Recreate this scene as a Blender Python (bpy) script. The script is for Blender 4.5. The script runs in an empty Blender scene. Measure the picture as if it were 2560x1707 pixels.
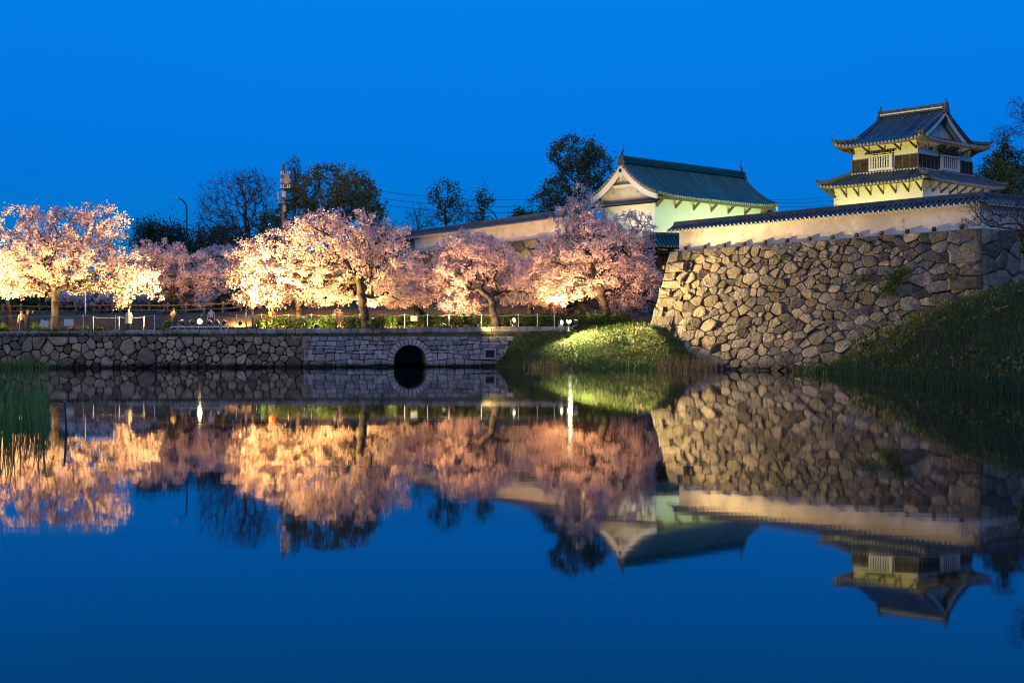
import bpy, math, random
import numpy as np
from mathutils import Vector, Matrix, noise as mnoise

RND = random.Random(11)
NR = np.random.default_rng(11)
rad = math.radians
F, HZ, CH = 3555.6, 853.5, 1.9          # focal length and horizon in photo pixels, eye height above the water


def at(x, y, Y):
    """photo pixel + distance -> place in the world"""
    return Vector(((x - 1280) / F * Y, Y, CH + (HZ - y) / F * Y))


# ------------------------------------------------------------------ camera, sky, exposure
S = bpy.context.scene
C = S.collection
cam = bpy.data.objects.new('camera', bpy.data.cameras.new('camera'))
C.objects.link(cam)
S.camera = cam
cam.location = (0, 0, CH)
cam.rotation_euler = (rad(90), 0, 0)
cam.data.lens = 50
cam.data.sensor_width = 36
cam.data.clip_end = 6000
W = bpy.data.worlds.new('World')
S.world = W
W.use_nodes = True
wn, wl = W.node_tree.nodes, W.node_tree.links
sky = wn.new('ShaderNodeTexSky')
sky.sky_type = 'NISHITA'
sky.sun_disc = False
sky.sun_elevation = rad(3.0)
sky.sun_rotation = rad(180)
sky.air_density = 1
sky.dust_density = 0
sky.ozone_density = 8
tint = wn.new('ShaderNodeMix')          # the camera's cool white balance at blue hour
tint.data_type = 'RGBA'
tint.blend_type = 'MULTIPLY'
tint.inputs[0].default_value = 1
tint.inputs[7].default_value = (0.05, 0.66, .84, 1)
wl.new(sky.outputs[0], tint.inputs[6])
# higher up the dusk sky stays as blue as at the top of the picture
wco = wn.new('ShaderNodeTexCoord')
wsep = wn.new('ShaderNodeSeparateXYZ')
wmr = wn.new('ShaderNodeMapRange')
wmr.interpolation_type = 'SMOOTHSTEP'
wmr.inputs[1].default_value = -.03
wmr.inputs[2].default_value = .30
wmix = wn.new('ShaderNodeMix')
wmix.data_type = 'RGBA'
wmix.inputs[7].default_value = (.003, .565, 2.06, 1)
wl.new(wco.outputs['Generated'], wsep.inputs[0])
wl.new(wsep.outputs[2], wmr.inputs[0])
wl.new(wmr.outputs[0], wmix.inputs[0])
wl.new(tint.outputs[2], wmix.inputs[6])
wl.new(wmix.outputs[2], wn['Background'].inputs[0])
wn['Background'].inputs[1].default_value = 0.15
# added warm fill from behind the camera, lifting dark areas: very weak, very soft
sun = bpy.data.objects.new('sun', bpy.data.lights.new('sun', 'SUN'))
C.objects.link(sun)
sun.data.energy = .31
sun.data.angle = rad(50)
sun.data.color = (1, .70, .39)
sun.rotation_euler = (rad(62), 0, rad(-24))
S.view_settings.view_transform = 'Standard'
S.view_settings.look = 'None'
S.view_settings.gamma = 1
S.view_settings.exposure = 1.38
S.cycles.use_denoising = True
S.cycles.filter_width = 1.1
S.cycles.max_bounces = 6
S.cycles.diffuse_bounces = 3
S.cycles.glossy_bounces = 3
S.cycles.transmission_bounces = 2
S.cycles.sample_clamp_indirect = 4

# ------------------------------------------------------------------ object helpers
WL = {}


def obj(name, me, parent=None, loc=(0, 0, 0), mat=None):
    o = bpy.data.objects.new(name, me)
    C.objects.link(o)
    loc = Vector(loc)
    if parent is not None:
        o.parent = parent
        o.location = loc - WL[parent.name]
    else:
        o.location = loc
    WL[o.name] = loc
    if mat is not None and me is not None and not me.materials:
        for m in (mat if isinstance(mat, (list, tuple)) else [mat]):
            me.materials.append(m)
    return o


def tag(o, label=None, cat=None, group=None, kind=None):
    if label: o['label'] = label
    if cat: o['category'] = cat
    if group: o['group'] = group
    if kind: o['kind'] = kind
    return o


def thing(name, label, cat, loc=(0, 0, 0), group=None):
    return tag(obj(name, None, None, loc), label, cat, group)


def np_mesh(name, V, Q, smooth=False):
    """V (n,3), Q (m,k) -> mesh, fast"""
    V = np.asarray(V, np.float32)
    Q = np.asarray(Q, np.int32)
    me = bpy.data.meshes.new(name)
    me.vertices.add(len(V))
    me.vertices.foreach_set('co', V.ravel())
    k = Q.shape[1]
    me.loops.add(Q.size)
    me.loops.foreach_set('vertex_index', Q.ravel())
    me.polygons.add(len(Q))
    me.polygons.foreach_set('loop_start', np.arange(0, Q.size, k, dtype=np.int32))
    me.polygons.foreach_set('use_smooth', np.full(len(Q), smooth))
    me.update(calc_edges=True)
    return me


def np_obj(name, V, Q, mat, parent=None, smooth=False):
    V = np.asarray(V, float)
    c = (V.min(0) + V.max(0)) / 2
    c[2] = V[:, 2].min()
    me = np_mesh(name, V - c, Q, smooth)
    return obj(name, me, parent, c, mat)


class MB:
    """collects shapes that become one mesh"""

    def __init__(s):
        s.v, s.f, s.m, s.mi = [], [], [], 0

    def add(s, vs, fs):
        b = len(s.v)
        s.v += [tuple(p) for p in vs]
        s.f += [tuple(b + i for i in q) for q in fs]
        s.m += [s.mi] * len(fs)

    def box(s, c, size, ax=None, ay=None, az=None, bev=0.0):
        c = Vector(c)
        ax = Vector(ax or (1, 0, 0)); ay = Vector(ay or (0, 1, 0)); az = Vector(az or (0, 0, 1))
        hx, hy, hz = size[0] / 2, size[1] / 2, size[2] / 2
        if bev <= 0:
            vs = [c + ax * (i * hx) + ay * (j * hy) + az * (k * hz) for i in (-1, 1) for j in (-1, 1) for k in (-1, 1)]
            s.add(vs, [(0, 1, 3, 2), (4, 6, 7, 5), (0, 4, 5, 1), (2, 3, 7, 6), (0, 2, 6, 4), (1, 5, 7, 3)])
        else:      # chamfered box: two stacked rings + caps
            vs, fs = [], []
            for (kz, sh) in ((-hz, bev), (-hz + bev, 0), (hz - bev, 0), (hz, bev)):
                a, b = hx - sh, hy - sh
                for (i, j) in ((-a, -b), (a, -b), (a, b), (-a, b)):
                    vs.append(c + ax * i + ay * j + az * kz)
            for r in range(3):
                for k in range(4):
                    fs.append((r * 4 + k, r * 4 + (k + 1) % 4, r * 4 + 4 + (k + 1) % 4, r * 4 + 4 + k))
            fs += [(3, 2, 1, 0), (12, 13, 14, 15)]
            s.add(vs, fs)

    def tube(s, path, r, n=6, cap=True, squash=1.0):
        path = [Vector(p) for p in path]
        rr = r if isinstance(r, (list, tuple)) else [r] * len(path)
        vs, fs = [], []
        up = Vector((0, 0, 1))
        for i, p in enumerate(path):
            d = (path[min(i + 1, len(path) - 1)] - path[max(i - 1, 0)])
            d = d.normalized() if d.length > 1e-9 else up
            ref = up if abs(d.z) < .95 else Vector((1, 0, 0))
            a = d.cross(ref).normalized(); b = a.cross(d).normalized()
            for k in range(n):
                t = 2 * math.pi * k / n
                vs.append(p + a * (math.cos(t) * rr[i]) + b * (math.sin(t) * rr[i] * squash))
        for i in range(len(path) - 1):
            for k in range(n):
                fs.append((i * n + k, i * n + (k + 1) % n, (i + 1) * n + (k + 1) % n, (i + 1) * n + k))
        if cap:
            fs.append(tuple(range(n - 1, -1, -1)))
            fs.append(tuple((len(path) - 1) * n + k for k in range(n)))
        s.add(vs, fs)

    def prism(s, poly, ext):
        """polygon (3D points) extruded by vector ext"""
        poly = [Vector(p) for p in poly]; ext = Vector(ext); n = len(poly)
        vs = poly + [p + ext for p in poly]
        fs = [tuple(range(n - 1, -1, -1)), tuple(range(n, 2 * n))]
        fs += [(i, (i + 1) % n, n + (i + 1) % n, n + i) for i in range(n)]
        s.add(vs, fs)

    def grid(s, rows):
        """rows of points, all of the same length"""
        n = len(rows[0])
        vs = [p for r in rows for p in r]
        fs = [(i * n + j, i * n + j + 1, (i + 1) * n + j + 1, (i + 1) * n + j) for i in range(len(rows) - 1) for j in range(n - 1)]
        s.add(vs, fs)

    def mesh(s, name, smooth=False, origin=(0, 0, 0)):
        o = Vector(origin)
        me = bpy.data.meshes.new(name)
        me.from_pydata([(p[0] - o.x, p[1] - o.y, p[2] - o.z) for p in s.v], [], s.f)
        if any(s.m):
            me.polygons.foreach_set('material_index', s.m)
        if smooth:
            me.polygons.foreach_set('use_smooth', [True] * len(s.f))
        me.update()
        return me

    def build(s, name, mat, parent=None, smooth=False):
        xs = [p[0] for p in s.v]; ys = [p[1] for p in s.v]; zs = [p[2] for p in s.v]
        c = ((min(xs) + max(xs)) / 2, (min(ys) + max(ys)) / 2, min(zs))
        return obj(name, s.mesh(name, smooth, c), parent, c, mat)


# ------------------------------------------------------------------ materials
MATS = {}


def mat(name, c1, c2=None, scale=1.0, rough=.8, bump=0.0, bscale=20.0, isl=0.0, orand=0.0, spec=.3, transl=0.0,
        metal=0.0, c3=None, s3=6.0, t3=.6, c4=None, s4=1.5, t4=.6, stretch=(1, 1, 1), emit=None, estr=0.0, bdist=.05, soft=.18, wet=False):
    if name in MATS: return MATS[name]
    m = bpy.data.materials.new(name)
    m.use_nodes = True
    N, L = m.node_tree.nodes, m.node_tree.links
    P = N['Principled BSDF']
    out = N['Material Output']
    P.inputs['Roughness'].default_value = rough
    P.inputs['Specular IOR Level'].default_value = spec
    P.inputs['Metallic'].default_value = metal
    geo = N.new('ShaderNodeNewGeometry')
    mp = N.new('ShaderNodeMapping'); mp.inputs['Scale'].default_value = stretch
    L.new(geo.outputs['Position'], mp.inputs['Vector'])

    def noise(sc, detail=4, rough_=.55):
        n = N.new('ShaderNodeTexNoise'); n.inputs['Scale'].default_value = sc
        n.inputs['Detail'].default_value = detail; n.inputs['Roughness'].default_value = rough_
        L.new(mp.outputs[0], n.inputs['Vector'])
        return n.outputs[0]

    def ramp(sock, lo, hi):
        r = N.new('ShaderNodeMapRange'); r.inputs[1].default_value = lo; r.inputs[2].default_value = hi
        L.new(sock, r.inputs[0])
        return r.outputs[0]

    def mix(fac, a, b, mode='MIX'):
        x = N.new('ShaderNodeMix'); x.data_type = 'RGBA'; x.blend_type = mode
        for sock, val in ((x.inputs[0], fac), (x.inputs[6], a), (x.inputs[7], b)):
            if hasattr(val, 'is_linked'): L.new(val, sock)
            else: sock.default_value = val if not isinstance(val, tuple) else (*val[:3], 1)
        return x.outputs[2]

    col = None
    if c2 is not None:
        col = mix(ramp(noise(scale), .5 - soft, .5 + soft), c1, c2)
    if c3 is not None:
        col = mix(ramp(noise(s3, 6, .65), t3, t3 + .08), col or c1, c3)
    if c4 is not None:
        col = mix(ramp(noise(s4, 5, .7), t4, t4 + .12), col or c1, c4)
    if isl or orand:
        add = None
        if orand:
            oi = N.new('ShaderNodeObjectInfo')
            add = oi.outputs['Random']
        rnd = geo.outputs['Random Per Island']
        if add is not None:
            a = N.new('ShaderNodeMath'); a.operation = 'ADD'; L.new(add, a.inputs[0]); L.new(rnd, a.inputs[1])
            f = N.new('ShaderNodeMath'); f.operation = 'FRACT'; L.new(a.outputs[0], f.inputs[0])
            rnd = f.outputs[0]
        amt = max(isl, orand)
        r = N.new('ShaderNodeMapRange'); r.inputs[3].default_value = 1 - amt; r.inputs[4].default_value = 1 + amt
        L.new(rnd, r.inputs[0])
        cc = N.new('ShaderNodeCombineColor')
        for i in range(3): L.new(r.outputs[0], cc.inputs[i])
        col = mix(1.0, col or c1, cc.outputs[0], 'MULTIPLY')
    if wet:                                        # damp, algae-dark band where the water laps
        sp = N.new('ShaderNodeSeparateXYZ'); L.new(geo.outputs['Position'], sp.inputs[0])
        ad = N.new('ShaderNodeMath'); ad.operation = 'MULTIPLY_ADD'; ad.inputs[1].default_value = -.5
        L.new(noise(1.3), ad.inputs[0]); L.new(sp.outputs[2], ad.inputs[2])
        col = mix(ramp(ad.outputs[0], -.12, .16), (.022, .020, .016), col)
    if col is None: P.inputs['Base Color'].default_value = (*c1, 1)
    else: L.new(col, P.inputs['Base Color'])
    if bump:
        b = N.new('ShaderNodeBump'); b.inputs['Strength'].default_value = bump; b.inputs['Distance'].default_value = bdist
        L.new(noise(bscale, 6, .6), b.inputs['Height'])
        L.new(b.outputs[0], P.inputs['Normal'])
    if emit is not None:
        P.inputs['Emission Color'].default_value = (*emit, 1)
        P.inputs['Emission Strength'].default_value = estr
    if transl:
        t = N.new('ShaderNodeBsdfTranslucent')
        if col is None: t.inputs[0].default_value = (*c1, 1)
        else: L.new(col, t.inputs[0])
        x = N.new('ShaderNodeMixShader'); x.inputs[0].default_value = transl
        L.new(P.outputs[0], x.inputs[1]); L.new(t.outputs[0], x.inputs[2]); L.new(x.outputs[0], out.inputs[0])
    MATS[name] = m
    return m


m_stone = mat('castle stone', (.22, .185, .13), (.105, .09, .07), 1.9, .9, 1.0, 6, orand=.6, isl=.6, c3=(.38, .35, .27), s3=6, t3=.59, c4=(.07, .062, .052), s4=2.2, t4=.58, wet=True, bdist=.14)
m_core = mat('packed joint earth', (.035, .03, .025), (.02, .02, .018), 3, 1)
m_rubble = mat('mossy field stone', (.36, .25, .15), (.20, .15, .10), 1.6, .92, 1, 7, orand=.55, isl=.55, c3=(.38, .34, .28), s3=6, t3=.58, c4=(.05, .05, .03), s4=1.8, t4=.58, wet=True, bdist=.1)
m_cut = mat('grey cut stone', (.33, .31, .29), (.21, .20, .19), 2, .9, .9, 9, c4=(.06, .06, .05), s4=1.3, t4=.58, orand=.35, isl=.35, c3=(.36, .35, .34), s3=8, t3=.6, wet=True, bdist=.06)
m_arch = mat('smooth arch stone', (.40, .38, .35), (.29, .28, .26), 2, .88, .5, 12, orand=.15, isl=.15, wet=True, bdist=.04)
m_coping = mat('kerb stone', (.34, .31, .27), (.22, .20, .17), 2.2, .9, .5, 14, orand=.3, isl=.3, c3=(.10, .09, .075), s3=3, t3=.58, bdist=.04)
m_plaster = mat('white lime plaster', (.68, .62, .52), (.50, .45, .37), .45, .85, .2, 7, c4=(.44, .40, .35), s4=.25, t4=.5, c3=(.28, .24, .19), s3=1.1, t3=.60, bdist=.03)
m_plaster_clean = mat('fresh white plaster', (.78, .76, .70), (.70, .68, .62), .8, .85, .1, 6, bdist=.02)
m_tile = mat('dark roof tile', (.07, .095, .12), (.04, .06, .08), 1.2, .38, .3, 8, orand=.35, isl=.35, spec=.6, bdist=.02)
m_tile_greenlit = mat('roof tile tinted with green light', (.022, .14, .12), (.014, .085, .08), 1.2, .45, .3, 8, orand=.35, isl=.35, spec=.6, bdist=.02)  # dark tile with the greenish floodlight painted into its colour
m_tile_end = mat('mortared tile end', (.42, .38, .30), (.2, .19, .17), 3, .8)
m_tile_bed = mat('tile bed', (.02, .027, .032), (.012, .016, .02), 2, .55, .4, 10, spec=.5, bdist=.03)
m_soffit = mat('eave underside', (.17, .15, .10), (.11, .095, .065), 2, .85)
m_ridge = mat('ridge tile', (.11, .115, .11), (.06, .065, .065), 2, .6, .4, 8, spec=.4, orand=.15, bdist=.03)
m_wood_dark = mat('dark weathered board', (.055, .042, .034), (.03, .024, .02), 3, .8, .4, 18, orand=.3, isl=.3, stretch=(1, 1, .3), bdist=.02)
m_wood = mat('weathered timber', (.20, .14, .09), (.11, .08, .055), 3, .8, .4, 18, orand=.2, isl=.2, bdist=.02)
m_white = mat('white painted wood', (.78, .76, .70), (.68, .66, .6), 4, .6)
m_shade = mat('dark window interior', (.02, .02, .022), rough=.9)
m_bark = mat('cherry bark', (.075, .055, .045), (.035, .028, .024), 4, .9, .7, 14, bdist=.06)
m_bark_grey = mat('dark bark', (.07, .062, .055), (.045, .04, .035), 3, .9)
m_blossom = mat('cherry blossom', (.88, .71, .65), (.83, .60, .59), .7, .7, isl=.16, transl=.4, spec=.1)
m_leaf_dark = mat('evergreen leaf', (.07, .10, .04), (.12, .125, .045), .35, .6, isl=.5, transl=.15)
m_leaf_olive = mat('spring olive leaf', (.11, .14, .03), (.19, .15, .035), .25, .6, isl=.4, transl=.25)
m_leaf_green = mat('young green leaf', (.06, .12, .03), (.09, .13, .03), .3, .6, isl=.4, transl=.25)
m_leaf_hedge = mat('azalea leaf', (.10, .18, .025), (.06, .11, .02), 1.2, .55, isl=.4, transl=.25)
m_cover = mat('ground cover leaf', (.10, .16, .012), (.05, .09, .012), .5, .85, isl=.35, transl=.2, spec=.08)
m_pine = mat('pine needle', (.018, .035, .018), (.025, .04, .02), .5, .7, isl=.5)
m_grass = mat('grass blade', (.04, .08, .014), (.07, .07, .018), .5, .6, isl=.45, transl=.25)
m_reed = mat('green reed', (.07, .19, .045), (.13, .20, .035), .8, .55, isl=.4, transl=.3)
m_reed_dark = mat('dark green reed', (.028, .07, .016), (.045, .075, .018), .8, .6, isl=.4, transl=.25)  # reed in a darker, less vivid green
m_dry = mat('dry reed', (.28, .17, .08), (.18, .12, .06), 2, .8, isl=.4, transl=.2)
m_earth = mat('bank earth', (.11, .075, .045), (.05, .06, .022), .35, .95, .6, 3, c3=(.06, .045, .03), s3=1.5, t3=.55, bdist=.1)
m_turf = mat('green-brown turf', (.045, .065, .018), (.075, .055, .03), .5, .95, .8, 4, bdist=.15)  # dark green-brown turf for slope, hill and terrace
m_concrete = mat('concrete', (.36, .34, .31), (.28, .27, .25), 2, .85, .2, 20, bdist=.02)
m_steel = mat('galvanised steel', (.45, .46, .47), (.35, .36, .37), 4, .4, metal=.8)
m_black = mat('black painted metal', (.03, .03, .032), rough=.45)
m_rope = mat('white rope', (.6, .57, .5), rough=.9)
m_card = mat('white placard', (.55, .53, .50), rough=.7)
m_lens = mat('lit flood lens', (1, .9, .7), emit=(1, .80, .48), estr=3)
m_lens_dim = mat('lit flood glass', (1, .9, .7), emit=(1, .80, .48), estr=1.6)
m_win_glow = mat('doorway glow strip', (.9, .6, .2), emit=(1, .45, .08), estr=.35)  # glow put into the surface in place of lamplight behind the lattice
m_cable = mat('black cable', (.02, .02, .022), rough=.6)
m_tarp = mat('blue tarpaulin', (.08, .16, .38), rough=.6)

# water: dark body, mirror-like at this low angle, softened by the long calm ripple
m_water = bpy.data.materials.new('moat water')
m_water.use_nodes = True
_N, _L = m_water.node_tree.nodes, m_water.node_tree.links
_p = _N['Principled BSDF']
_p.inputs['Base Color'].default_value = (.003, .006, .008, 1)
_p.inputs['IOR'].default_value = 1.275
_p.inputs['Specular IOR Level'].default_value = .5
_g = _N.new('ShaderNodeNewGeometry')
_mp = _N.new('ShaderNodeMapping'); _mp.inputs['Scale'].default_value = (.06, .10, 1)
_n = _N.new('ShaderNodeTexNoise'); _n.inputs['Scale'].default_value = 1; _n.inputs['Detail'].default_value = 3
_r = _N.new('ShaderNodeMapRange'); _r.inputs[1].default_value = .35; _r.inputs[2].default_value = .65
_r.inputs[3].default_value = .021; _r.inputs[4].default_value = .034
_L.new(_g.outputs['Position'], _mp.inputs[0]); _L.new(_mp.outputs[0], _n.inputs['Vector'])
_L.new(_n.outputs[0], _r.inputs[0]); _L.new(_r.outputs[0], _p.inputs['Roughness'])
_n2 = _N.new('ShaderNodeTexNoise'); _n2.inputs['Scale'].default_value = .9; _n2.inputs['Detail'].default_value = 2
_b = _N.new('ShaderNodeBump'); _b.inputs['Strength'].default_value = .10; _b.inputs['Distance'].default_value = .006
_mp2 = _N.new('ShaderNodeMapping'); _mp2.inputs['Scale'].default_value = (.35, 1.6, 1); _L.new(_g.outputs['Position'], _mp2.inputs[0]); _L.new(_mp2.outputs[0], _n2.inputs['Vector']); _L.new(_n2.outputs[0], _b.inputs['Height']); _L.new(_b.outputs[0], _p.inputs['Normal'])

# ------------------------------------------------------------------ setting: water, ground
mb = MB()
mb.grid([[(x, y, 0) for x in (-300, -60, 0, 60, 300)] for y in (-60, 0, 60, 125)])
tag(mb.build('water', m_water), kind='structure')

BA, BB = Vector((-36.6, 101.6, 0)), Vector((.3, 107.6, 0))     # foot line of the left bank wall
BD = (BB - BA).normalized()
BN = Vector((BD.y, -BD.x, 0))                                   # towards the water
BLEN = (BB - BA).length


def bank_y(X): return BA.y + (X - BA.x) * (BB.y - BA.y) / (BB.x - BA.x)


def bank_u(px):      # metres along the bank for a photo column
    k = (px - 1280) / F
    t = (k * BA.y - BA.x) / (BD.x - k * BD.y)
    return t


def bank_top(u): return 2.63 + .40 * max(-.2, min(1.3, u / BLEN))


def bank_z(X, Y):    # height of the ground behind the bank
    u = (X - BA.x) / BD.x
    d = Y - bank_y(X)
    z = bank_top(u) - .03
    t = max(0, min(1, (d - 8) / 7)); t = t * t * (3 - 2 * t)
    t2 = max(0, min(1, (d - 22) / 12))
    k = max(0, min(1, (X + 24) / 5))
    z += t * (1.5 + .8 * k) + t2 * .7 * (1 - k) + .05 * math.sin(X * .7) * min(1, max(0, d / 4))
    return z


mb = MB()
xs = [-2500, -900, -300, -120, -70] + [-55 + 1.5 * i for i in range(47)] + [22, 40, 80, 200, 600, 2500]
ds = [.35, .8, 1.6, 2.5, 4, 6, 8, 10, 12, 14, 16, 18, 20, 22, 25, 30, 45, 80, 200, 800, 3000]
mb.grid([[(x, bank_y(max(-60, min(25, x))) + d, bank_z(max(-60, min(25, x)), bank_y(max(-60, min(25, x))) + d)) for x in xs] for d in ds])
tag(mb.build('ground', m_earth, smooth=True), kind='structure')


# ------------------------------------------------------------------ stone work
def clip_poly(poly, nx, ny, c):
    """keep the side nx*x + ny*y <= c"""
    out = []
    for i in range(len(poly)):
        a, b = poly[i], poly[(i + 1) % len(poly)]
        da, db = nx * a[0] + ny * a[1] - c, nx * b[0] + ny * b[1] - c
        if da <= 0: out.append(a)
        if da * db < 0:
            t = da / (da - db)
            out.append((a[0] + (b[0] - a[0]) * t, a[1] + (b[1] - a[1]) * t))
    return out


def poisson(x0, x1, y0, y1, rfun, rnd, tries=9000):
    pts = []
    for _ in range(tries):
        p = (rnd.uniform(x0, x1), rnd.uniform(y0, y1)); r = rfun(p)
        if all((p[0] - q[0]) ** 2 + (p[1] - q[1]) ** 2 > (.5 * (r + q[2])) ** 2 for q in pts):
            pts.append((p[0], p[1], r))
    return pts


def voronoi(pts, box, gap):
    x0, x1, y0, y1 = box
    A = np.array([(p[0], p[1]) for p in pts]); wgt = np.array([p[2] for p in pts])
    cells = []
    for i in range(len(pts)):
        poly = [(x0 + gap, y0 + gap), (x1 - gap, y0 + gap), (x1 - gap, y1 - gap), (x0 + gap, y1 - gap)]
        d = A - A[i]; dist = np.hypot(d[:, 0], d[:, 1])
        for j in np.argsort(dist)[1:26]:
            if not poly: break
            nx, ny = d[j] / dist[j]
            h = dist[j] * .5 + (wgt[i] ** 2 - wgt[j] ** 2) * .10 / dist[j]
            h = max(dist[j] * .25, min(dist[j] * .75, h))
            poly = clip_poly(poly, nx, ny, nx * A[i][0] + ny * A[i][1] + h - gap)
        if len(poly) >= 3: cells.append(poly)
    return cells


def fillers(pts, box, frac, rnd, w=.25, keep=lambda x, y: True):
    """small wedge stones where three big ones meet"""
    out = []
    for c in voronoi(pts, box, 0):
        for v in c:
            if rnd.random() < frac and keep(*v) and all((v[0] - q[0]) ** 2 + (v[1] - q[1]) ** 2 > .09 for q in out):
                out.append((v[0] + rnd.gauss(0, .03), v[1] + rnd.gauss(0, .03), w * rnd.uniform(.7, 1.5)))
    return pts + out


def area(p): return abs(sum(p[i][0] * p[(i + 1) % len(p)][1] - p[(i + 1) % len(p)][0] * p[i][1] for i in range(len(p)))) / 2


def rounded(poly, cut, rnd):
    """cut the corners so the outline reads as worn stone"""
    out, n = [], len(poly)
    for i in range(n):
        a, b, c = poly[i - 1], poly[i], poly[(i + 1) % n]
        for q in (a, c):
            l = math.hypot(q[0] - b[0], q[1] - b[1]) + 1e-6
            k = min(.40, (cut * rnd.choice((.25, .5, .9, 1.4))) / l)
            out.append((b[0] + (q[0] - b[0]) * k, b[1] + (q[1] - b[1]) * k))
    cx = sum(p[0] for p in out) / len(out); cy = sum(p[1] for p in out) / len(out)
    return [(cx + (p[0] - cx) * rnd.uniform(.94, 1.03), cy + (p[1] - cy) * rnd.uniform(.94, 1.03)) for p in out], (cx, cy)


def stone_shape(mb_, poly, fmap, rnd, bulge, back=.3, cut=.14, tilt=.10):
    out, (cx, cy) = rounded(poly, cut, rnd)
    n = len(out)
    tx, ty = rnd.gauss(0, tilt), rnd.gauss(0, tilt)
    sz = math.sqrt(area(poly))
    b = bulge * min(1.4, .35 + sz * .75) * rnd.uniform(.7, 1.35)
    vs = [fmap(p[0], p[1], -back) for p in out]
    for k, dep in ((.985, .66), (.80, 1.0)):
        for p in out:
            dx, dy = (p[0] - cx) * k, (p[1] - cy) * k
            vs.append(fmap(cx + dx, cy + dy, b * dep * rnd.uniform(.82, 1.15) + tx * dx + ty * dy))
    fs = []
    for r in range(2):
        fs += [(r * n + i, r * n + (i + 1) % n, (r + 1) * n + (i + 1) % n, (r + 1) * n + i) for i in range(n)]
    vs.append(fmap(cx, cy, b * 1.04 + rnd.gauss(0, .015)))
    fs += [(2 * n + i, 2 * n + (i + 1) % n, 3 * n) for i in range(n)]
    mb_.add(vs, fs)


def lay_stones(cells, fmap, parent, m, name='stone', limit=300, bulge=.16, seed=1, smooth=False, **kw):
    rnd = random.Random(seed)
    cells = sorted(cells, key=area, reverse=True)
    rest = MB()
    for i, c in enumerate(cells):
        if i < limit:
            k = MB(); stone_shape(k, c, fmap, rnd, bulge, **kw); k.build(name, m, parent, smooth)
        else:
            stone_shape(rest, c, fmap, rnd, bulge, **kw)
    if rest.v:
        tag(rest.build('small_' + name, m, parent, smooth), kind='stuff')


# ---- right-hand castle rampart
RA = Vector((11.59, 103.55, 0)); RD = Vector((.589, -.808, 0)); RN = Vector((-.808, -.589, 0)); RL = 26.4; RT = 8.44
RC = RA + RD * RL                                # the near corner
ED = -RN                                         # direction of the right face (going away)
EN = RD


def batter(d): return .17 * d + .009 * d * d


def rmap(a, z, dep):
    u = a / .62; d = RT - z; o = batter(d)
    u2 = u + (2 * u / RL - 1) * .8 * o
    return RA + RD * u2 + RN * (o + dep) + Vector((0, 0, z))


def emap(a, z, dep):
    d = RT - z; o = batter(d); u = a / .8
    u2 = u - o * max(0, 1 - u / 9)
    return RC + ED * u2 + EN * (.8 * o + dep) + Vector((0, 0, z))


rampart = thing('stone_rampart', 'tall battered castle wall of large fitted stones on the right bank', 'stone wall', RC)
_r = random.Random(3)
seeds = []
zq = RT - .42
k = 0
while zq > -.5:                                  # squared quoins at both corners
    seeds.append((.72 if k % 2 else .40, zq, .80)); seeds.append((RL * .62 - (.42 if k % 2 else .80), zq, .95))
    if k % 2 == 0: seeds.append((1.15, zq + .03, .6))
    zq -= .70; k += 1
base = list(seeds)
pp = poisson(1.15, RL * .62 - 1.1, -.6, RT, lambda p: _r.choice((.88, 1.0, .70, .56, .46)), _r, 13000)
for p in pp:
    if all((p[0] - q[0]) ** 2 + (p[1] - q[1]) ** 2 > (.42 * (p[2] + q[2])) ** 2 for q in base): seeds.append(p)
small = poisson(1.3, RL * .62 - 1.2, -.6, RT, lambda p: .36, _r, 1500)
seeds += [p for p in small if all((p[0] - q[0]) ** 2 + (p[1] - q[1]) ** 2 > (.46) ** 2 for q in seeds)][:70]
seeds = fillers(seeds, (0, RL * .62, -.7, RT), .17, _r, .22, lambda x, y: 1.6 < x < RL * .62 - 1.5)
cells = voronoi(seeds, (0, RL * .62, -.7, RT), .012)
cells = [c_ for c_ in cells if .30 < sum(p[0] for p in c_) / len(c_) < RL * .62 - .30]
eseeds = []
zq = RT - .42; k = 0
while zq > 2:
    eseeds.append((.7 if k % 2 else .42, zq, .9)); zq -= .86; k += 1
for p in poisson(1.2, 9.4, 2, RT, lambda p: _r.choice((1.1, .95, .8)), _r, 2500):
    eseeds.append(p)
ecells = voronoi(eseeds, (0, 9.6, 1.8, RT), .012)
lay_stones(cells, rmap, rampart, m_stone, limit=300, bulge=.12, seed=5, tilt=.17, cut=.055)
_r = random.Random(77)
for side in (0, 1):                              # squared quoins at both ends, long and short in turn
    zq = RT - .02; k_ = 0
    while zq > -.6:
        h_ = _r.uniform(.58, .80)
        w_ = (_r.uniform(1.15, 1.45) if (k_ + side) % 2 else _r.uniform(.62, .85))
        xa, xb = (.0, w_) if side == 0 else (RL * .62 - w_, RL * .62)
        j_ = lambda: _r.uniform(-.025, .025)
        poly = [(xa + .01, zq - h_ + .012 + j_()), (xb - .01 + j_(), zq - h_ + .012 + j_()), (xb - .01 + j_(), zq - .012 + j_()), (xa + .01, zq - .012 + j_())]
        k = MB(); stone_shape(k, poly, rmap, _r, .23, cut=.03, tilt=.02); k.build('quoin_stone', m_stone, rampart)
        zq -= h_; k_ += 1
lay_stones(ecells, emap, rampart, m_stone, name='side_stone', limit=60, bulge=.15, seed=6, cut=.08)
mb = MB()
rows = [[rmap(a * .62, z, -.17) for a in np.linspace(0, RL, 12)] for z in np.linspace(-1.2, RT - .05, 10)]
mb.grid(rows)
mb.grid([[emap(a, z, -.17) for a in np.linspace(0, 9.6, 6)] for z in np.linspace(-1.2, RT - .05, 10)])
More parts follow.
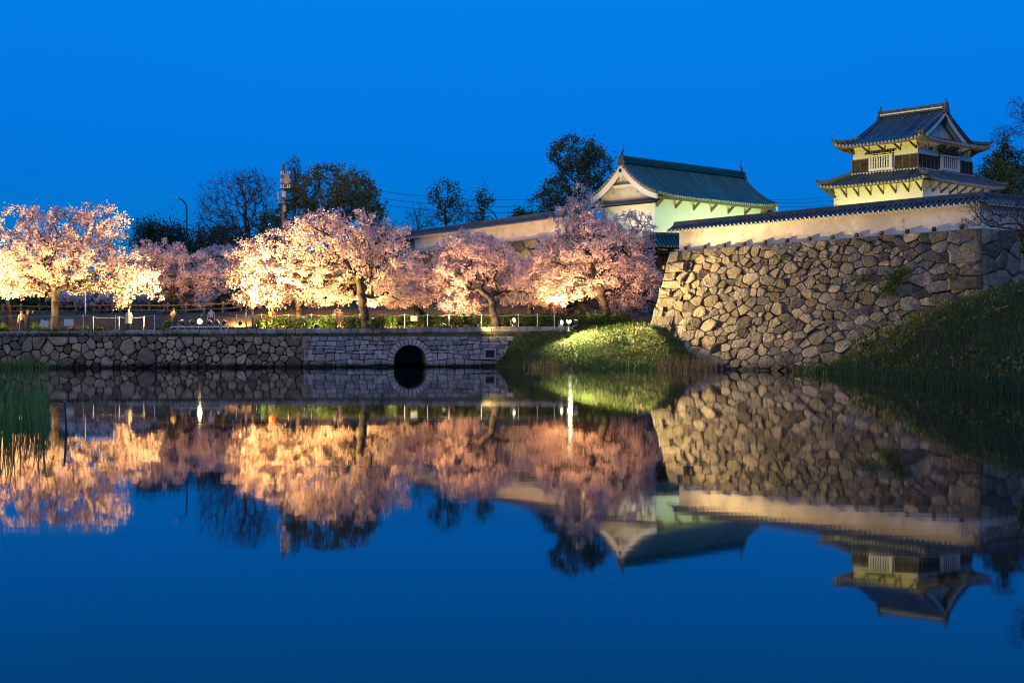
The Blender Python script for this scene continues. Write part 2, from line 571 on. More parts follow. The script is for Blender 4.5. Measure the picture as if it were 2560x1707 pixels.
# top bed and inner faces close the core
mb.grid([[rmap(0, RT - .05, -.17), rmap(RL * .62, RT - .05, -.17)], [RA - RN * 3 + RD * .5 + Vector((0, 0, RT - .05)), RC - RN * 3 - RD * .5 + Vector((0, 0, RT - .05))]])
mb.grid([[rmap(0, z, -.17) for z in np.linspace(-1.2, RT - .05, 10)], [RA - RN * 10 + Vector((0, 0, z)) for z in np.linspace(-1.2, RT - .05, 10)]])
mb.build('wall_core', m_core, rampart)

# terrace behind the rampart carries the tower
mb = MB()
tp = [RA - RN * .4 + RD * .5, RC - RN * .4 - RD * .4, RC + ED * 14 - EN * .4, Vector((78, 128, 0)), Vector((60, 175, 0)), Vector((28, 152, 0)), Vector((21, 114, 0))]
mb.prism([(p.x, p.y, 1.0) for p in tp], (0, 0, RT - 1.0 - .06))
tag(mb.build('terrace', m_turf), kind='structure')


# ------------------------------------------------------------------ roofs
def roof_slope(roof, surf, soff, origin, along, inward, L, Wd, zp, smax=None, lift=None, spacing=.32, r=.085, nseg=7, t_pad=0.0,
               thick=.16, share=False, ns=9, nt=24, rowname='tile_row', tmat=None):
    """one tiled slope; surf/soff are the MBs of the bed and of the underside; rows become children of roof"""
    origin = Vector(origin)
    smax = smax or (lambda t: Wd)
    lift = lift or (lambda t, s: 0.0)

    def pos(t, s, dz=0.0):
        p = origin + along * t + inward * s
        return Vector((p.x, p.y, origin.z + zp(s) + lift(t, s) + dz))
    ts = [L * i / nt for i in range(nt + 1)]
    rows = [[pos(t, max(.001, smax(t)) * j / ns) for j in range(ns + 1)] for t in ts]
    surf.grid(rows)
    under = [[pos(t, max(.001, smax(t)) * j / ns, -thick) for j in range(ns + 1)] for t in ts]
    soff.grid(under)
    soff.grid([[a[0] for a in rows], [a[0] for a in under]])
    soff.grid([rows[0], under[0]]); soff.grid([rows[-1], under[-1]])
    n = max(1, int(round((L - 2 * t_pad) / spacing)))
    first = None
    todo = []
    for i in range(n + 1):
        t = t_pad + (L - 2 * t_pad) * i / n
        sm = smax(t)
        if sm < .25: continue
        todo.append((t, sm))
    for t, sm in todo:
        if share and first is not None:
            obj(rowname, first[0], roof, first[1] + along * (t - first[2]))
            continue
        k = MB()
        pts = [pos(t, -.05 + (sm + .03) * j / nseg, .03) for j in range(nseg + 1)]
        k.tube(pts, r, 6, False)
        k.mi = 1
        d = (pts[1] - pts[0]).normalized(); a = along.normalized(); b = a.cross(d)
        c = pts[0] - d * .012
        k.add([c + a * (math.cos(q) * r * 1.25) + b * (math.sin(q) * r * 1.25) for q in [2 * math.pi * x / 8 for x in range(8)]] +
              [c + d * .05 + a * (math.cos(q) * r * 1.25) + b * (math.sin(q) * r * 1.25) for q in [2 * math.pi * x / 8 for x in range(8)]],
              [tuple(range(8))] + [(x, (x + 1) % 8, 8 + (x + 1) % 8, 8 + x) for x in range(8)])
        o = k.build(rowname, [tmat or m_tile, m_tile_end], roof, True)
        first = (o.data, WL[o.name].copy(), t)
    return pos


def wall_roof(thing_, p0, d, n, L, ez, half, rise, ext=(0, 0), spacing=.34):
    """small saddle roof on a plaster wall: p0 on the wall's centre line, d along, n outwards (front)"""
    surf, soff = MB(), MB()
    roof_root = MB()
    zp = lambda s: rise * (s / half) * (.8 + .2 * s / half)
    st = p0 - d * ext[0]; LL = L + ext[0] + ext[1]
    hold = obj('roof', None, thing_, (p0.x, p0.y, ez))
    C.objects.unlink(hold); bpy.data.objects.remove(hold)
    # bed mesh first (parent), rows after
    def fill(side):
        o = st + n * (half * side); o.z = ez
        roof_slope(roofobj, surf2, soff2, o, d, n * -side, LL, half, zp, spacing=spacing, r=.095, nseg=3, thick=.10, share=True, ns=3, nt=2)
    # bed
    bed = MB()
    for side in (1, -1):
        o = st + n * (half * side)
        rows = [[Vector(((o + d * t - n * (side * s)).x, (o + d * t - n * (side * s)).y, ez + zp(s))) for s in (0, half * .5, half)] for t in (0, LL)]
        bed.grid(rows)
        bed.mi = 1
        und = [[p - Vector((0, 0, .10)) for p in r] for r in rows]
        bed.grid(und); bed.grid([[r[0] for r in rows], [r[0] for r in und]]); bed.grid([rows[0], und[0]]); bed.grid([rows[1], und[1]])
        bed.mi = 0
    roofobj = bed.build('roof', [m_tile_bed, m_plaster_clean], thing_)
    surf2, soff2 = MB(), MB()
    fill(1); fill(-1)
    k = MB()                                                    # ridge: stacked flat tiles and a round cap
    for i, (w, z) in enumerate(((.34, 0.02), (.30, .09), (.26, .16))):
        c = st + d * (LL / 2); c.z = ez + rise + z
        k.box(c, (LL - .1 + .04 * i, w, .062), d, n, bev=.012)
    a = st + d * .02; b = st + d * (LL - .02); a.z = b.z = ez + rise + .235
    k.tube([a, b], .085, 8)
    k.build('ridge', m_ridge, roofobj)
    return roofobj


# ---- right plaster wall on the rampart
pw = thing('plaster_wall', 'long white plaster wall with tiled top standing on the right stone rampart', 'wall', RA - RN * .9 + Vector((0, 0, RT)))
W0 = RA - RN * .30 + RD * .55
WLN = RL - .55 - .35
mb = MB()
c = W0 + RD * (WLN / 2) - RN * .2; c.z = RT + .72
mb.box(c, (WLN, .42, 1.52), RD, RN)
mb.build('wall_panel', m_plaster, pw)
mb = MB()
c2 = W0 + RD * WLN - RD * .21 + ED * (.42 + 7) - RN * 0; c2.z = RT + .72
c2 = RC - RD * .56 + ED * (.30 + .425 + 7); c2.z = RT + .72
mb.box(c2, (14, .42, 1.52), ED, EN)
mb.build('wall_panel', m_plaster, pw)
wall_roof(pw, W0 - RN * .2, RD, RN, WLN - .2, RT + 1.48, .62, .40, ext=(.75, .35), spacing=.40)
wall_roof(pw, RC - RD * .56 + ED * .5, ED, EN, 14, RT + 1.48, .62, .40, ext=(.0, .3), spacing=.36)
for i in range(13):                              # dark timber stubs along the foot
    p = RA + RD * (1.3 + i * 1.97) - RN * .16
    k = MB(); k.box((p.x, p.y, RT + .10), (.20, .16, .42), RD, RN, bev=.015); k.build('timber_stub', m_wood_dark, pw)
p = RC + ED * 3.2 - EN * .45
k = MB(); k.box((p.x, p.y, RT + .10), (.20, .16, .42), ED, EN, bev=.015); k.build('timber_stub', m_wood_dark, pw)
mb = MB()                                        # mortar bed the wall stands on
c = RA + RD * (RL / 2) - RN * .55; c.z = RT - .02
mb.box(c, (RL - .5, 1.0, .10), RD, RN, bev=.02)
mb.build('footing', m_concrete, pw)


# ------------------------------------------------------------------ ornaments shared by the roofs
def shachi(parent, p, d, h=1.05):
    """ridge-end fish: head down on the ridge, tail curled up"""
    p = Vector(p); d = Vector(d).normalized()
    k = MB(); u = Vector((0, 0, 1)); s = d.cross(u)
    path = [p + d * .16 * h + u * .02, p + d * .24 * h + u * .16 * h, p + d * .16 * h + u * .36 * h, p + d * .02 * h + u * .54 * h, p - d * .02 * h + u * .72 * h, p + d * .06 * h + u * .86 * h]
    k.tube(path, [.13 * h, .17 * h, .14 * h, .10 * h, .07 * h, .045 * h], 7, squash=.8)
    q = path[-1]
    for a in (-.35, .1, .5):                     # tail fins
        t = q + (d * math.sin(a) + u * math.cos(a)) * .30 * h
        k.add([q - d * .05 * h + s * .02, q + d * .05 * h + s * .02, t + s * .01, q - d * .05 * h - s * .02, q + d * .05 * h - s * .02, t - s * .01],
              [(0, 1, 2), (5, 4, 3), (0, 2, 5, 3), (1, 4, 5, 2), (0, 3, 4, 1)])
    for z, l in ((.3, .22), (.48, .16)):         # back fins
        b = p - d * .02 * h + u * z * h
        k.add([b + d * .12 * h + s * .02, b + d * .02 * h + u * .1 * h, b - d * l * h + u * .12 * h, b + d * .12 * h - s * .02], [(0, 1, 2), (3, 2, 1), (0, 2, 3)])
    k.build('fish_finial', m_ridge, parent, False)


def onigawara(parent, p, d, w=.7, h=.8):
    p = Vector(p); d = Vector(d).normalized(); s = d.cross(Vector((0, 0, 1)))
    k = MB(); u = Vector((0, 0, 1))
    prof = [(-.5, 0), (-.55, .35), (-.36, .42), (-.40, .72), (-.2, .95), (0, 1.0), (.2, .95), (.40, .72), (.36, .42), (.55, .35), (.5, 0)]
    k.prism([p + s * (x * w) + u * (z * h) for x, z in prof], d * .16)
    k.tube([p + d * .1 + u * h * .55, p + d * .24 + u * h * .5], [.22 * w, .12 * w], 8)
    k.build('ridge_end_tile', m_ridge, parent)


# ------------------------------------------------------------------ the gatehouse
GE = Vector((13.16, 130.0, 0)); GU = Vector((.731, .682, 0)); GW = Vector((-.682, .731, 0))
GL, GD, GEZ, GAP = 18.5, 8.76, 15.3, 18.65


def G(a, b, z): return Vector((GE.x + GU.x * a + GW.x * b, GE.y + GU.y * a + GW.y * b, z))


gate = thing('gatehouse', 'white plastered castle gatehouse with big green-lit curved tile roof and gable', 'gatehouse', G(9, 4, 6))
mb = MB()
mb.box(G(GL / 2, GD / 2, 11.2), (GL - 2.0, GD - 2.0, 8.3), GU, GW)
mb.build('wall', m_plaster_clean, gate)
hw = GD / 2
gzp = lambda s: (GAP - GEZ) * (.50 * (s / hw) + .50 * (s / hw) ** 2)
glift = lambda t, s: .32 * abs(2 * t / GL - 1) ** 5 * max(0, 1 - s / hw) ** 1.5
bed, sof = MB(), MB()
hold = MB(); hold.box(G(GL / 2, hw, GAP - .45), (GL - .6, .3, .5), GU, GW)
groof = hold.build('roof', m_tile_bed, gate)
for o_, inw in ((G(0, 0, GEZ), GW), (G(0, GD, GEZ), -GW)):
    gpos = roof_slope(groof, bed, sof, o_, GU, inw, GL, hw, gzp, lift=glift, spacing=.335, r=.105, tmat=m_tile_greenlit, nseg=8, t_pad=.35, thick=.2, nt=20, ns=10)
bed.build('tile_bed', m_tile_bed, groof, True)
sof.build('soffit', m_soffit, groof)
k = MB()
for i, w in enumerate((.62, .56, .50, .46, .42)):
    k.box(G(GL / 2, hw, GAP + .03 + .10 * i), (GL - .5 + .05 * (i % 2), w, .085), GU, GW, bev=.015)
k.tube([G(.25, hw, GAP + .56), G(GL - .25, hw, GAP + .56)], .13, 8)
k.build('ridge', m_tile_greenlit, groof)
for a_, s_ in ((.15, -1), (GL - .15, 1)):
    onigawara(groof, G(a_, hw, GAP - .25), GU * s_, .85, .95)
    shachi(groof, G(a_ - .25 * s_, hw, GAP + .66), GU * s_, .95)
for end, s_ in ((0.0, 1), (GL, -1)):              # gables: barge boards, verge tiles, pediment, pendant
    gable = MB()
    base_z = GEZ + .12
    pr = [G(end + s_ * 1.0, b, GEZ + gzp(min(b, GD - b)) - .1) for b in np.linspace(.9, GD - .9, 15)]
    gable.prism([G(end + s_ * 1.0, .9, base_z - .5)] + pr + [G(end + s_ * 1.0, GD - .9, base_z - .5)], GU * (s_ * .25))
    gb = gable.build('gable', m_plaster, gate)
    for half in (0, 1):
        bb = MB()
        tops, bots = [], []
        for b in np.linspace(0.0, hw, 11):
            bq = b if half == 0 else GD - b
            z = GEZ + gzp(b) + glift(0, b) - .16
            wdt = .50 + .22 * (b / hw)
            tops.append((bq, z)); bots.append((bq, z - wdt))
        poly = tops + bots[::-1]
        n_ = len(tops)
        vs = [G(end + s_ * .02, b, z) for b, z in poly] + [G(end + s_ * .22, b, z) for b, z in poly]
        fs = []
        for i in range(n_ - 1):
            a1, a2, b2, b1 = i, i + 1, 2 * n_ - 2 - i, 2 * n_ - 1 - i
            fs += [(a1, a2, b2, b1), tuple(2 * n_ + q for q in (b1, b2, a2, a1)), (a1, 2 * n_ + a1, 2 * n_ + a2, a2), (b1, b2, 2 * n_ + b2, 2 * n_ + b1)]
        fs.append((0, 2 * n_ - 1, 4 * n_ - 1, 2 * n_))
        bb.add(vs, fs)
        bb.build('barge_board', m_plaster_clean, gb)
        for row in range(2):                       # verge tiles along the edge of the slope
            vt = MB()
            o2 = .06 + row * .2
            vt.tube([G(end + s_ * o2, (b if half == 0 else GD - b), GEZ + gzp(b) + glift(0, b) + .10) for b in np.linspace(0, hw - .1, 12)], .095, 6)
            vt.build('verge_tile', m_tile, gb, True)
        for b in np.linspace(.15, hw - .3, 14):
            vt = MB()
            z = GEZ + gzp(b) + glift(0, b)
            bq = b if half == 0 else GD - b
            vt.tube([G(end - s_ * .06, bq, z - .02), G(end + s_ * .12, bq, z + .0)], .10, 7)
            vt.build('verge_end', m_tile_end, gb)
    pend = MB()
    zz = GEZ + gzp(hw) - .62
    prof = [(0, .25), (.42, -.02), (.40, -.35), (.22, -.42), (.26, -.62), (.10, -.72), (0, -1.0), (-.10, -.72), (-.26, -.62), (-.22, -.42), (-.40, -.35), (-.42, -.02)]
    pend.prism([G(end - s_ * .04, hw + x, zz + z) for x, z in prof], GU * (s_ * .16))
    po = pend.build('gable_pendant', m_plaster_clean, gb)
    fl = MB()
    for q in range(6):
        a_ = q * math.pi / 3
        fl.tube([G(end - s_ * .10, hw + .11 * math.cos(a_), zz - .15 + .11 * math.sin(a_)), G(end - s_ * .03, hw + .11 * math.cos(a_), zz - .15 + .11 * math.sin(a_))], .085, 6)
    fl.build('flower_boss', m_wood_dark, gb)
    bm = MB()
    bm.box(G(end + s_ * .75, hw, GEZ + 1.2), (.3, 3.1, .26), GU, GW)
    bm.build('tie_beam', m_plaster_clean, gb)
    sk = MB()                                      # little tiled skirt below the pediment
    sk.grid([[G(end + s_ * x, b, z) for b in np.linspace(.2, GD - .2, 4)] for x, z in ((.95, GEZ - .22), (.45, GEZ - .45), (.05, GEZ - .6))])
    sk.grid([[G(end + s_ * x, b, z - .12) for b in np.linspace(.2, GD - .2, 4)] for x, z in ((.95, GEZ - .22), (.45, GEZ - .45), (.05, GEZ - .6))])
    sko = sk.build('gable_skirt', m_tile_bed, gate)
    for b in np.arange(.4, GD - .3, .34):
        t_ = MB(); t_.tube([G(end + s_ * .03, b, GEZ - .58), G(end + s_ * .45, b, GEZ - .42), G(end + s_ * .95, b, GEZ - .19)], .075, 6); t_.build('tile_row', m_tile, sko, True)
for b0, sg in ((0, 1), (GD, -1)):
    for i in range(7):                             # eave struts
        st = MB(); a_ = 1.3 + 2.62 * i
        p1 = G(a_, b0 + sg * 1.05, GEZ - 1.0); p2 = G(a_, b0 + sg * .12, GEZ - .12)
        st.prism([p1 - GU * .1, p1 + Vector((0, 0, .28)) - GU * .1, p2 + Vector((0, 0, .1)) - GU * .1, p2 - Vector((0, 0, .12)) - GU * .1], GU * .2)
        st.build('eave_strut', m_wood, gate)
    pl = MB(); pl.box(G(GL / 2, b0 + sg * .22, GEZ - .16), (GL - .3, .20, .22), GU, GW); pl.build('eave_beam', m_wood, gate)
lp = MB(); lp.box(G(.95, .0, 0) + Vector((0, 0, 0)), (.01, .01, .01), GU, GW)
hole = MB(); hp = G(2.4, .97, 11.25); hole.box(hp, (.32, .14, .42), GU, GW); hole.build('loophole', m_shade, gate)

# ---- stone abutment left of the passage and the small side gate
abut = thing('gate_abutment', 'stone abutment of squared blocks left of the narrow gate passage', 'stone wall', Vector((11.6, 118.5, 3)))
AD = Vector((.93, .30, 0)).normalized(); AN = Vector((AD.y, -AD.x, 0)); A0 = Vector((3.2, 117.0, 0)); ALn = 9.6; AT = 9.9


def amap(a, z, dep):
    o = .14 * (AT - z)
    u2 = a + (o * .8 if a > ALn - 1.5 else 0) * (a - ALn + 1.5) / 1.5
    return A0 + AD * u2 + AN * (o + dep) + Vector((0, 0, z))


_r = random.Random(9)
sd = []
z = AT - .4; k = 0
while z > 2.5:
    sd.append((ALn - (.5 if k % 2 else .8), z, 1)); z -= .8; k += 1
sd += [p for p in poisson(0, ALn - 1.5, 2.4, AT, lambda p: _r.choice((1.05, .85, .7)), _r, 2500)]
lay_stones(voronoi(sd, (0, ALn, 2.4, AT), .012), amap, abut, m_stone, limit=160, bulge=.13, seed=8, cut=.08)
mb = MB(); mb.grid([[amap(a, z, -.16) for a in np.linspace(0, ALn, 6)] for z in (2, 5, 8, AT - .04)])
mb.grid([[amap(ALn, z, -.16) for z in (2, 5, 8, AT - .04)], [A0 + AD * (ALn + .3) - AN * 7 + Vector((0, 0, z)) for z in (2, 5, 8, AT - .04)]])
mb.grid([[amap(0, AT - .04, -.16), amap(ALn, AT - .04, -.16)], [A0 - AN * 7 + Vector((0, 0, AT - .04)), A0 + AD * ALn - AN * 7 + Vector((0, 0, AT - .04))]])
mb.build('wall_core', m_core, abut)

sg_c = at(1664, 600, 119.0)
sgate = thing('side_gate', 'small dark timber gate with green-lit tiled roof beside the white gatehouse', 'gate', Vector((sg_c.x, sg_c.y, 4)))
SU = Vector((.95, .31, 0)).normalized(); SW = Vector((-SU.y, SU.x, 0))


def SG(a, b, z): return Vector((sg_c.x + SU.x * a + SW.x * b, sg_c.y + SU.y * a + SW.y * b, z))


hold = MB(); hold.box(SG(.6, .75, 10.62), (4.6, .3, .3), SU, SW)
sroof = hold.build('roof', m_tile_bed, sgate)
bed, sof = MB(), MB()
szp = lambda s: .95 * (.75 * s / 1.05 + .25 * (s / 1.05) ** 2)
for o_, inw in ((SG(-1.75, -.3, 9.85), SW), (SG(-1.75, 1.8, 9.85), -SW)):
    roof_slope(sroof, bed, sof, o_, SU, inw, 5.2, 1.05, szp, spacing=.33, r=.09, tmat=m_tile_greenlit, nseg=4, t_pad=.12, thick=.12, nt=3, ns=4, share=True)
bed.build('tile_bed', m_tile_bed, sroof); sof.build('soffit', m_wood_dark, sroof)
k = MB(); k.box(SG(.85, .75, 10.86), (5.1, .36, .12), SU, SW); k.tube([SG(-1.75, .75, 10.97), SG(3.4, .75, 10.97)], .11, 8); k.build('ridge', m_ridge, sroof)
for a_ in (-1.25, .75, 2.8):
    k = MB(); k.box(SG(a_, .75, 6.6), (.34, .34, 6.2), SU, SW); k.build('post', m_wood_dark, sgate)
k = MB(); k.box(SG(.8, .7, 9.45), (4.9, .3, .34), SU, SW); k.build('lintel', m_wood_dark, sgate)
k = MB(); k.box(SG(.8, .62, 7.55), (4.6, .08, .18), SU, SW); k.build('rail', m_wood_dark, sgate)
for i in range(13):
    k = MB(); k.box(SG(-.98 + i * .30, .66, 5.6), (.27, .06, 3.7), SU, SW); k.build('board', m_wood_dark, sgate)
k = MB(); k.box(SG(.8, 1.35, 7.2), (4.6, .06, 4.6), SU, SW); k.build('back_panel', m_wood_dark, sgate)
k = MB(); k.box(SG(-.2, 1.2, 8.15), (1.5, .05, .32), SU, SW); k.build('doorway_glow', m_win_glow, sgate)  # strip that glows by itself behind the bars
for i in range(6):
    k = MB(); k.box(SG(-.9 + i * .28, .62, 8.35), (.09, .09, 1.5), SU, SW); k.build('lattice_bar', m_wood_dark, sgate)

# ------------------------------------------------------------------ the corner tower
TC = Vector((34.81, 122.0, 0)); TA = Vector((-.680, .733, 0)); TB = Vector((.733, .680, 0))
TLA, TLB = 6.49, 8.96


def T(a, b, z): return Vector((TC.x + TA.x * a + TB.x * b, TC.y + TA.y * a + TB.y * b, z))


tower = thing('corner_tower', 'two-storey white castle tower with dark board band and tiled hip-and-gable roof', 'tower', T(3.2, 4.5, RT - .05))
mb = MB(); mb.box(T(TLA / 2, TLB / 2, 17.9), (TLA, TLB, 2.7), TA, TB); mb.build('upper_wall', m_plaster_clean, tower)
mb = MB(); mb.box(T(TLA / 2, TLB / 2, 12.0), (TLA + 2.4, TLB + 2.4, 7.2), TA, TB); mb.build('lower_wall', m_plaster_clean, tower)

# dark board band with battens round the upper storey
BZ0, BZ1 = 16.72, 17.95
for (o0, al, ou, ln, cuts) in ((T(0, 0, 0), TA, -TB, TLA, (2.2, 4.8)), (T(0, 0, 0), TB, -TA, TLB, (3.25, 6.5)), (T(TLA, 0, 0), TB, TA, TLB, None), (T(0, TLB, 0), TA, TB, TLA, None)):
    segs = [(-.04, cuts[0]), (cuts[1], ln + .04)] if cuts else [(-.04, ln + .04)]
    for s0, s1 in segs:
        n_ = max(1, int((s1 - s0) / .62))
        for i in range(n_):
            w_ = (s1 - s0) / n_
            c = o0 + al * (s0 + w_ * (i + .5)) + ou * .03
            for j in range(4):
                hh = (BZ1 - BZ0) / 4
                k = MB(); k.box((c.x, c.y, BZ0 + hh * (j + .5)), (w_ - .02, .05, hh - .015), al, ou + Vector((0, 0, .12)) * 0); k.build('wall_board', m_wood_dark, tower)
        for i in range(n_ + 1):
            c = o0 + al * (s0 + (s1 - s0) * i / n_) + ou * .075
            k = MB(); k.box((c.x, c.y, (BZ0 + BZ1) / 2), (.07, .05, BZ1 - BZ0), al, ou); k.build('batten', m_wood, tower)
        c = o0 + al * ((s0 + s1) / 2) + ou * .07
        k = MB(); k.box((c.x, c.y, BZ1 + .03), (s1 - s0 + .02, .11, .07), al, ou); k.build('drip_board', m_wood, tower)

# barred windows with little awnings
for (o0, al, ou, s0, s1, nb) in ((T(0, 0, 0), TA, -TB, 2.33, 4.66, 8), (T(0, 0, 0), TB, -TA, 3.40, 6.40, 8)):
    z0, z1 = 16.86, 18.2
    mid = o0 + al * ((s0 + s1) / 2)
    k = MB(); c = mid + ou * .10; k.box((c.x, c.y, (z0 + z1) / 2), (s1 - s0 - .1, .18, z1 - z0 - .1), al, ou)
    win = k.build('window', m_shade, tower)
    for (cs, zz, w_, h_) in (((s0 + s1) / 2, z0 + .09, s1 - s0, .2), ((s0 + s1) / 2, z1 - .06, s1 - s0, .14), (s0 + .09, (z0 + z1) / 2, .18, z1 - z0 - .36), (s1 - .09, (z0 + z1) / 2, .18, z1 - z0 - .36)):
        c = o0 + al * cs + ou * .24
        k = MB(); k.box((c.x, c.y, zz), (w_, .22, h_), al, ou, bev=.01); k.build('window_frame', m_white, win)
    for i in range(nb):
        c = o0 + al * (s0 + .18 + (s1 - s0 - .36) * (i + .5) / nb) + ou * .25
        k = MB(); k.box((c.x, c.y, (z0 + z1) / 2), (.13, .05, z1 - z0 - .3), al, ou); k.build('window_bar', m_white, win)
    c = o0 + al * (s0 - .02) + ou * .26
    k = MB(); k.box((c.x, c.y, z0 + .03), (.34, .3, .16), al, ou); k.build('window_sill', m_white, win)
    aw = MB()
    aw.grid([[o0 + al * t + ou * d_ + Vector((0, 0, z_)) for t in (s0 - .25, s1 + .25)] for d_, z_ in ((.0, z1 + .42), (.62, z1 + .16))])
    aw.grid([[o0 + al * t + ou * d_ + Vector((0, 0, z_ - .06)) for t in (s0 - .25, s1 + .25)] for d_, z_ in ((.0, z1 + .42), (.62, z1 + .16))])
    awo = aw.build('awning', m_wood, tower)
    for t in np.arange(s0 - .2, s1 + .25, .27):
        k = MB(); k.tube([o0 + al * t + ou * .66 + Vector((0, 0, z1 + .18)), o0 + al * t + ou * .02 + Vector((0, 0, z1 + .46))], .06, 6); k.build('tile_row', m_tile, awo)

# roofs: slopes on all four sides, hips cut the rows
def corner_lift(L_, amt, W_):
    return lambda t, s: amt * abs(2 * t / L_ - 1) ** 6 * max(0, 1 - s / W_)


E1 = 1.25
hold = MB(); hold.box(T(TLA / 2, TLB / 2, 19.25), (TLA + .2, TLB + .2, .3), TA, TB)
uroof = hold.build('upper_roof', m_plaster_clean, tower)
bed, sof = MB(), MB()
HB = TLB / 2 + E1
APX, EZ = 22.3, 19.10
uzp = lambda s: (APX - EZ) * (.55 * (s / HB) + .45 * (s / HB) ** 2)
GI = 1.55                                          # distance from the end eave to the gable
LA = TLA + 2 * E1
msm = lambda t: HB if GI - .35 <= t <= LA - GI + .35 else max(.0, min(t, LA - t))
for o_, inw in ((T(-E1, -E1, EZ), TB), (T(-E1, TLB + E1, EZ), -TB)):
    roof_slope(uroof, bed, sof, o_, TA, inw, LA, HB, uzp, smax=msm, lift=corner_lift(LA, .42, 2.2), spacing=.36, r=.105, nseg=7, nt=44, ns=9, thick=.2)
LB = TLB + 2 * E1
esm = lambda t: max(0.0, min(t, LB - t, GI + .1))
for o_, inw in ((T(-E1, -E1, EZ), TA), (T(TLA + E1, -E1, EZ), -TA)):
    roof_slope(uroof, bed, sof, o_, TB, inw, LB, GI, uzp, smax=esm, lift=corner_lift(LB, .42, 2.2), spacing=.36, r=.105, nseg=4, nt=40, ns=4, thick=.2)
bed.build('tile_bed', m_tile_bed, uroof)
sof.build('soffit', m_soffit, uroof)


def uz(b): return EZ + uzp(min(b + E1, TLB + E1 - b))


k = MB()
for i, w in enumerate((.58, .52, .47, .42)):
    k.box(T(TLA / 2, TLB / 2, APX + .02 + .10 * i), (TLA + .1 + .04 * (i % 2), w, .085), TA, TB, bev=.015)
k.tube([T(-.05, TLB / 2, APX + .46), T(TLA + .05, TLB / 2, APX + .46)], .12, 8)
k.build('ridge', m_ridge, uroof)
k = MB(); k.box(T(TLA / 2, TLB / 2, APX + .175), (TLA - .2, .64, .11), TA, TB); k.build('ridge_band', m_plaster_clean, uroof)
for a_, s_ in ((-.05, -1), (TLA + .05, 1)):
    onigawara(uroof, T(a_, TLB / 2, APX - .3), TA * s_, .75, .95)
    k = MB(); k.tube([T(a_, TLB / 2, APX + .5), T(a_, TLB / 2, APX + .75), T(a_ - .02 * s_, TLB / 2, APX + .86), T(a_, TLB / 2, APX + 1.05)], [.09, .05, .10, .02], 7); k.build('finial', m_ridge, uroof)
for end, s_ in ((GI - E1, 1), (TLA - GI + E1, -1)):
    gb = MB()
    bs = np.linspace(.55, TLB - .55, 13)
    zb = EZ + uzp(GI) - .05
    gb.prism([T(end + s_ * .35, .55, zb)] + [T(end + s_ * .35, b, max(zb, uz(b) - .2)) for b in bs] + [T(end + s_ * .35, TLB - .55, zb)], TA * (s_ * .2))
    go = gb.build('gable', m_plaster, uroof)
    for half in (0, 1):
        for (out_, wd, dep, m__) in ((-.30, .42, .18, m_plaster_clean), (-.02, .62, .12, m_plaster)):
            bb = MB()
            bl = np.linspace(.25, TLB / 2, 10)
            vs, fs = [], []
            for d_ in (0, dep):
                for b in bl:
                    bq = b if half == 0 else TLB - b
                    vs.append(T(end + s_ * (out_ + d_), bq, uz(b) - .18))
                for b in bl:
                    bq = b if half == 0 else TLB - b
                    vs.append(T(end + s_ * (out_ + d_), bq, max(zb - .1, uz(b) - .18 - wd)))
            n_ = len(bl)
            for i in range(n_ - 1):
                fs += [(i, i + 1, n_ + i + 1, n_ + i), (2 * n_ + i + 1, 2 * n_ + i, 3 * n_ + i, 3 * n_ + i + 1), (n_ + i, n_ + i + 1, 3 * n_ + i + 1, 3 * n_ + i), (i, 2 * n_ + i, 2 * n_ + i + 1, i + 1)]
            bb.add(vs, fs); bb.build('barge_board', m__, uroof)
        for row in range(2):
            k = MB()
            k.tube([T(end + s_ * (-.33 + .22 * row), (b if half == 0 else TLB - b), uz(b) + .10) for b in np.linspace(.2, TLB / 2 - .1, 10)], .095, 6)
            k.build('verge_tile', m_tile, uroof, True)
        for b in np.linspace(.25, TLB / 2 - .4, 13):
            bq = b if half == 0 else TLB - b
            k = MB(); k.tube([T(end - s_ * .48, bq, uz(b) + .03), T(end - s_ * .28, bq, uz(b) + .05)], .10, 7); k.build('verge_end', m_tile, uroof)
    k = MB()
    zz = APX - .75
    k.prism([T(end - s_ * .36, TLB / 2 + x, zz + z_) for x, z_ in ((0, .2), (.3, -.05), (.26, -.35), (.1, -.45), (0, -.75), (-.1, -.45), (-.26, -.35), (-.3, -.05))], TA * (s_ * .14))
    k.build('gable_pendant', m_wood_dark, uroof)
for (a0, b0, sa, sb) in ((-E1, -E1, 1, 1), (TLA + E1, -E1, -1, 1), (-E1, TLB + E1, 1, -1), (TLA + E1, TLB + E1, -1, -1)):
    k = MB()
    pts = []
    for q in np.linspace(-.12, GI + .15, 8):
        zz = EZ + uzp(max(0, q)) + .42 * max(0, 1 - q / 2.2) ** 2 + .12
        pts.append(T(a0 + sa * q, b0 + sb * q, zz + (.12 if q < 0 else 0)))
    k.tube(pts, [.10, .15, .15, .15, .15, .15, .15, .14], 6)
    k.tube([p + Vector((0, 0, .14)) for p in pts], .09, 6)
    k.build('hip_ridge', m_ridge, uroof)

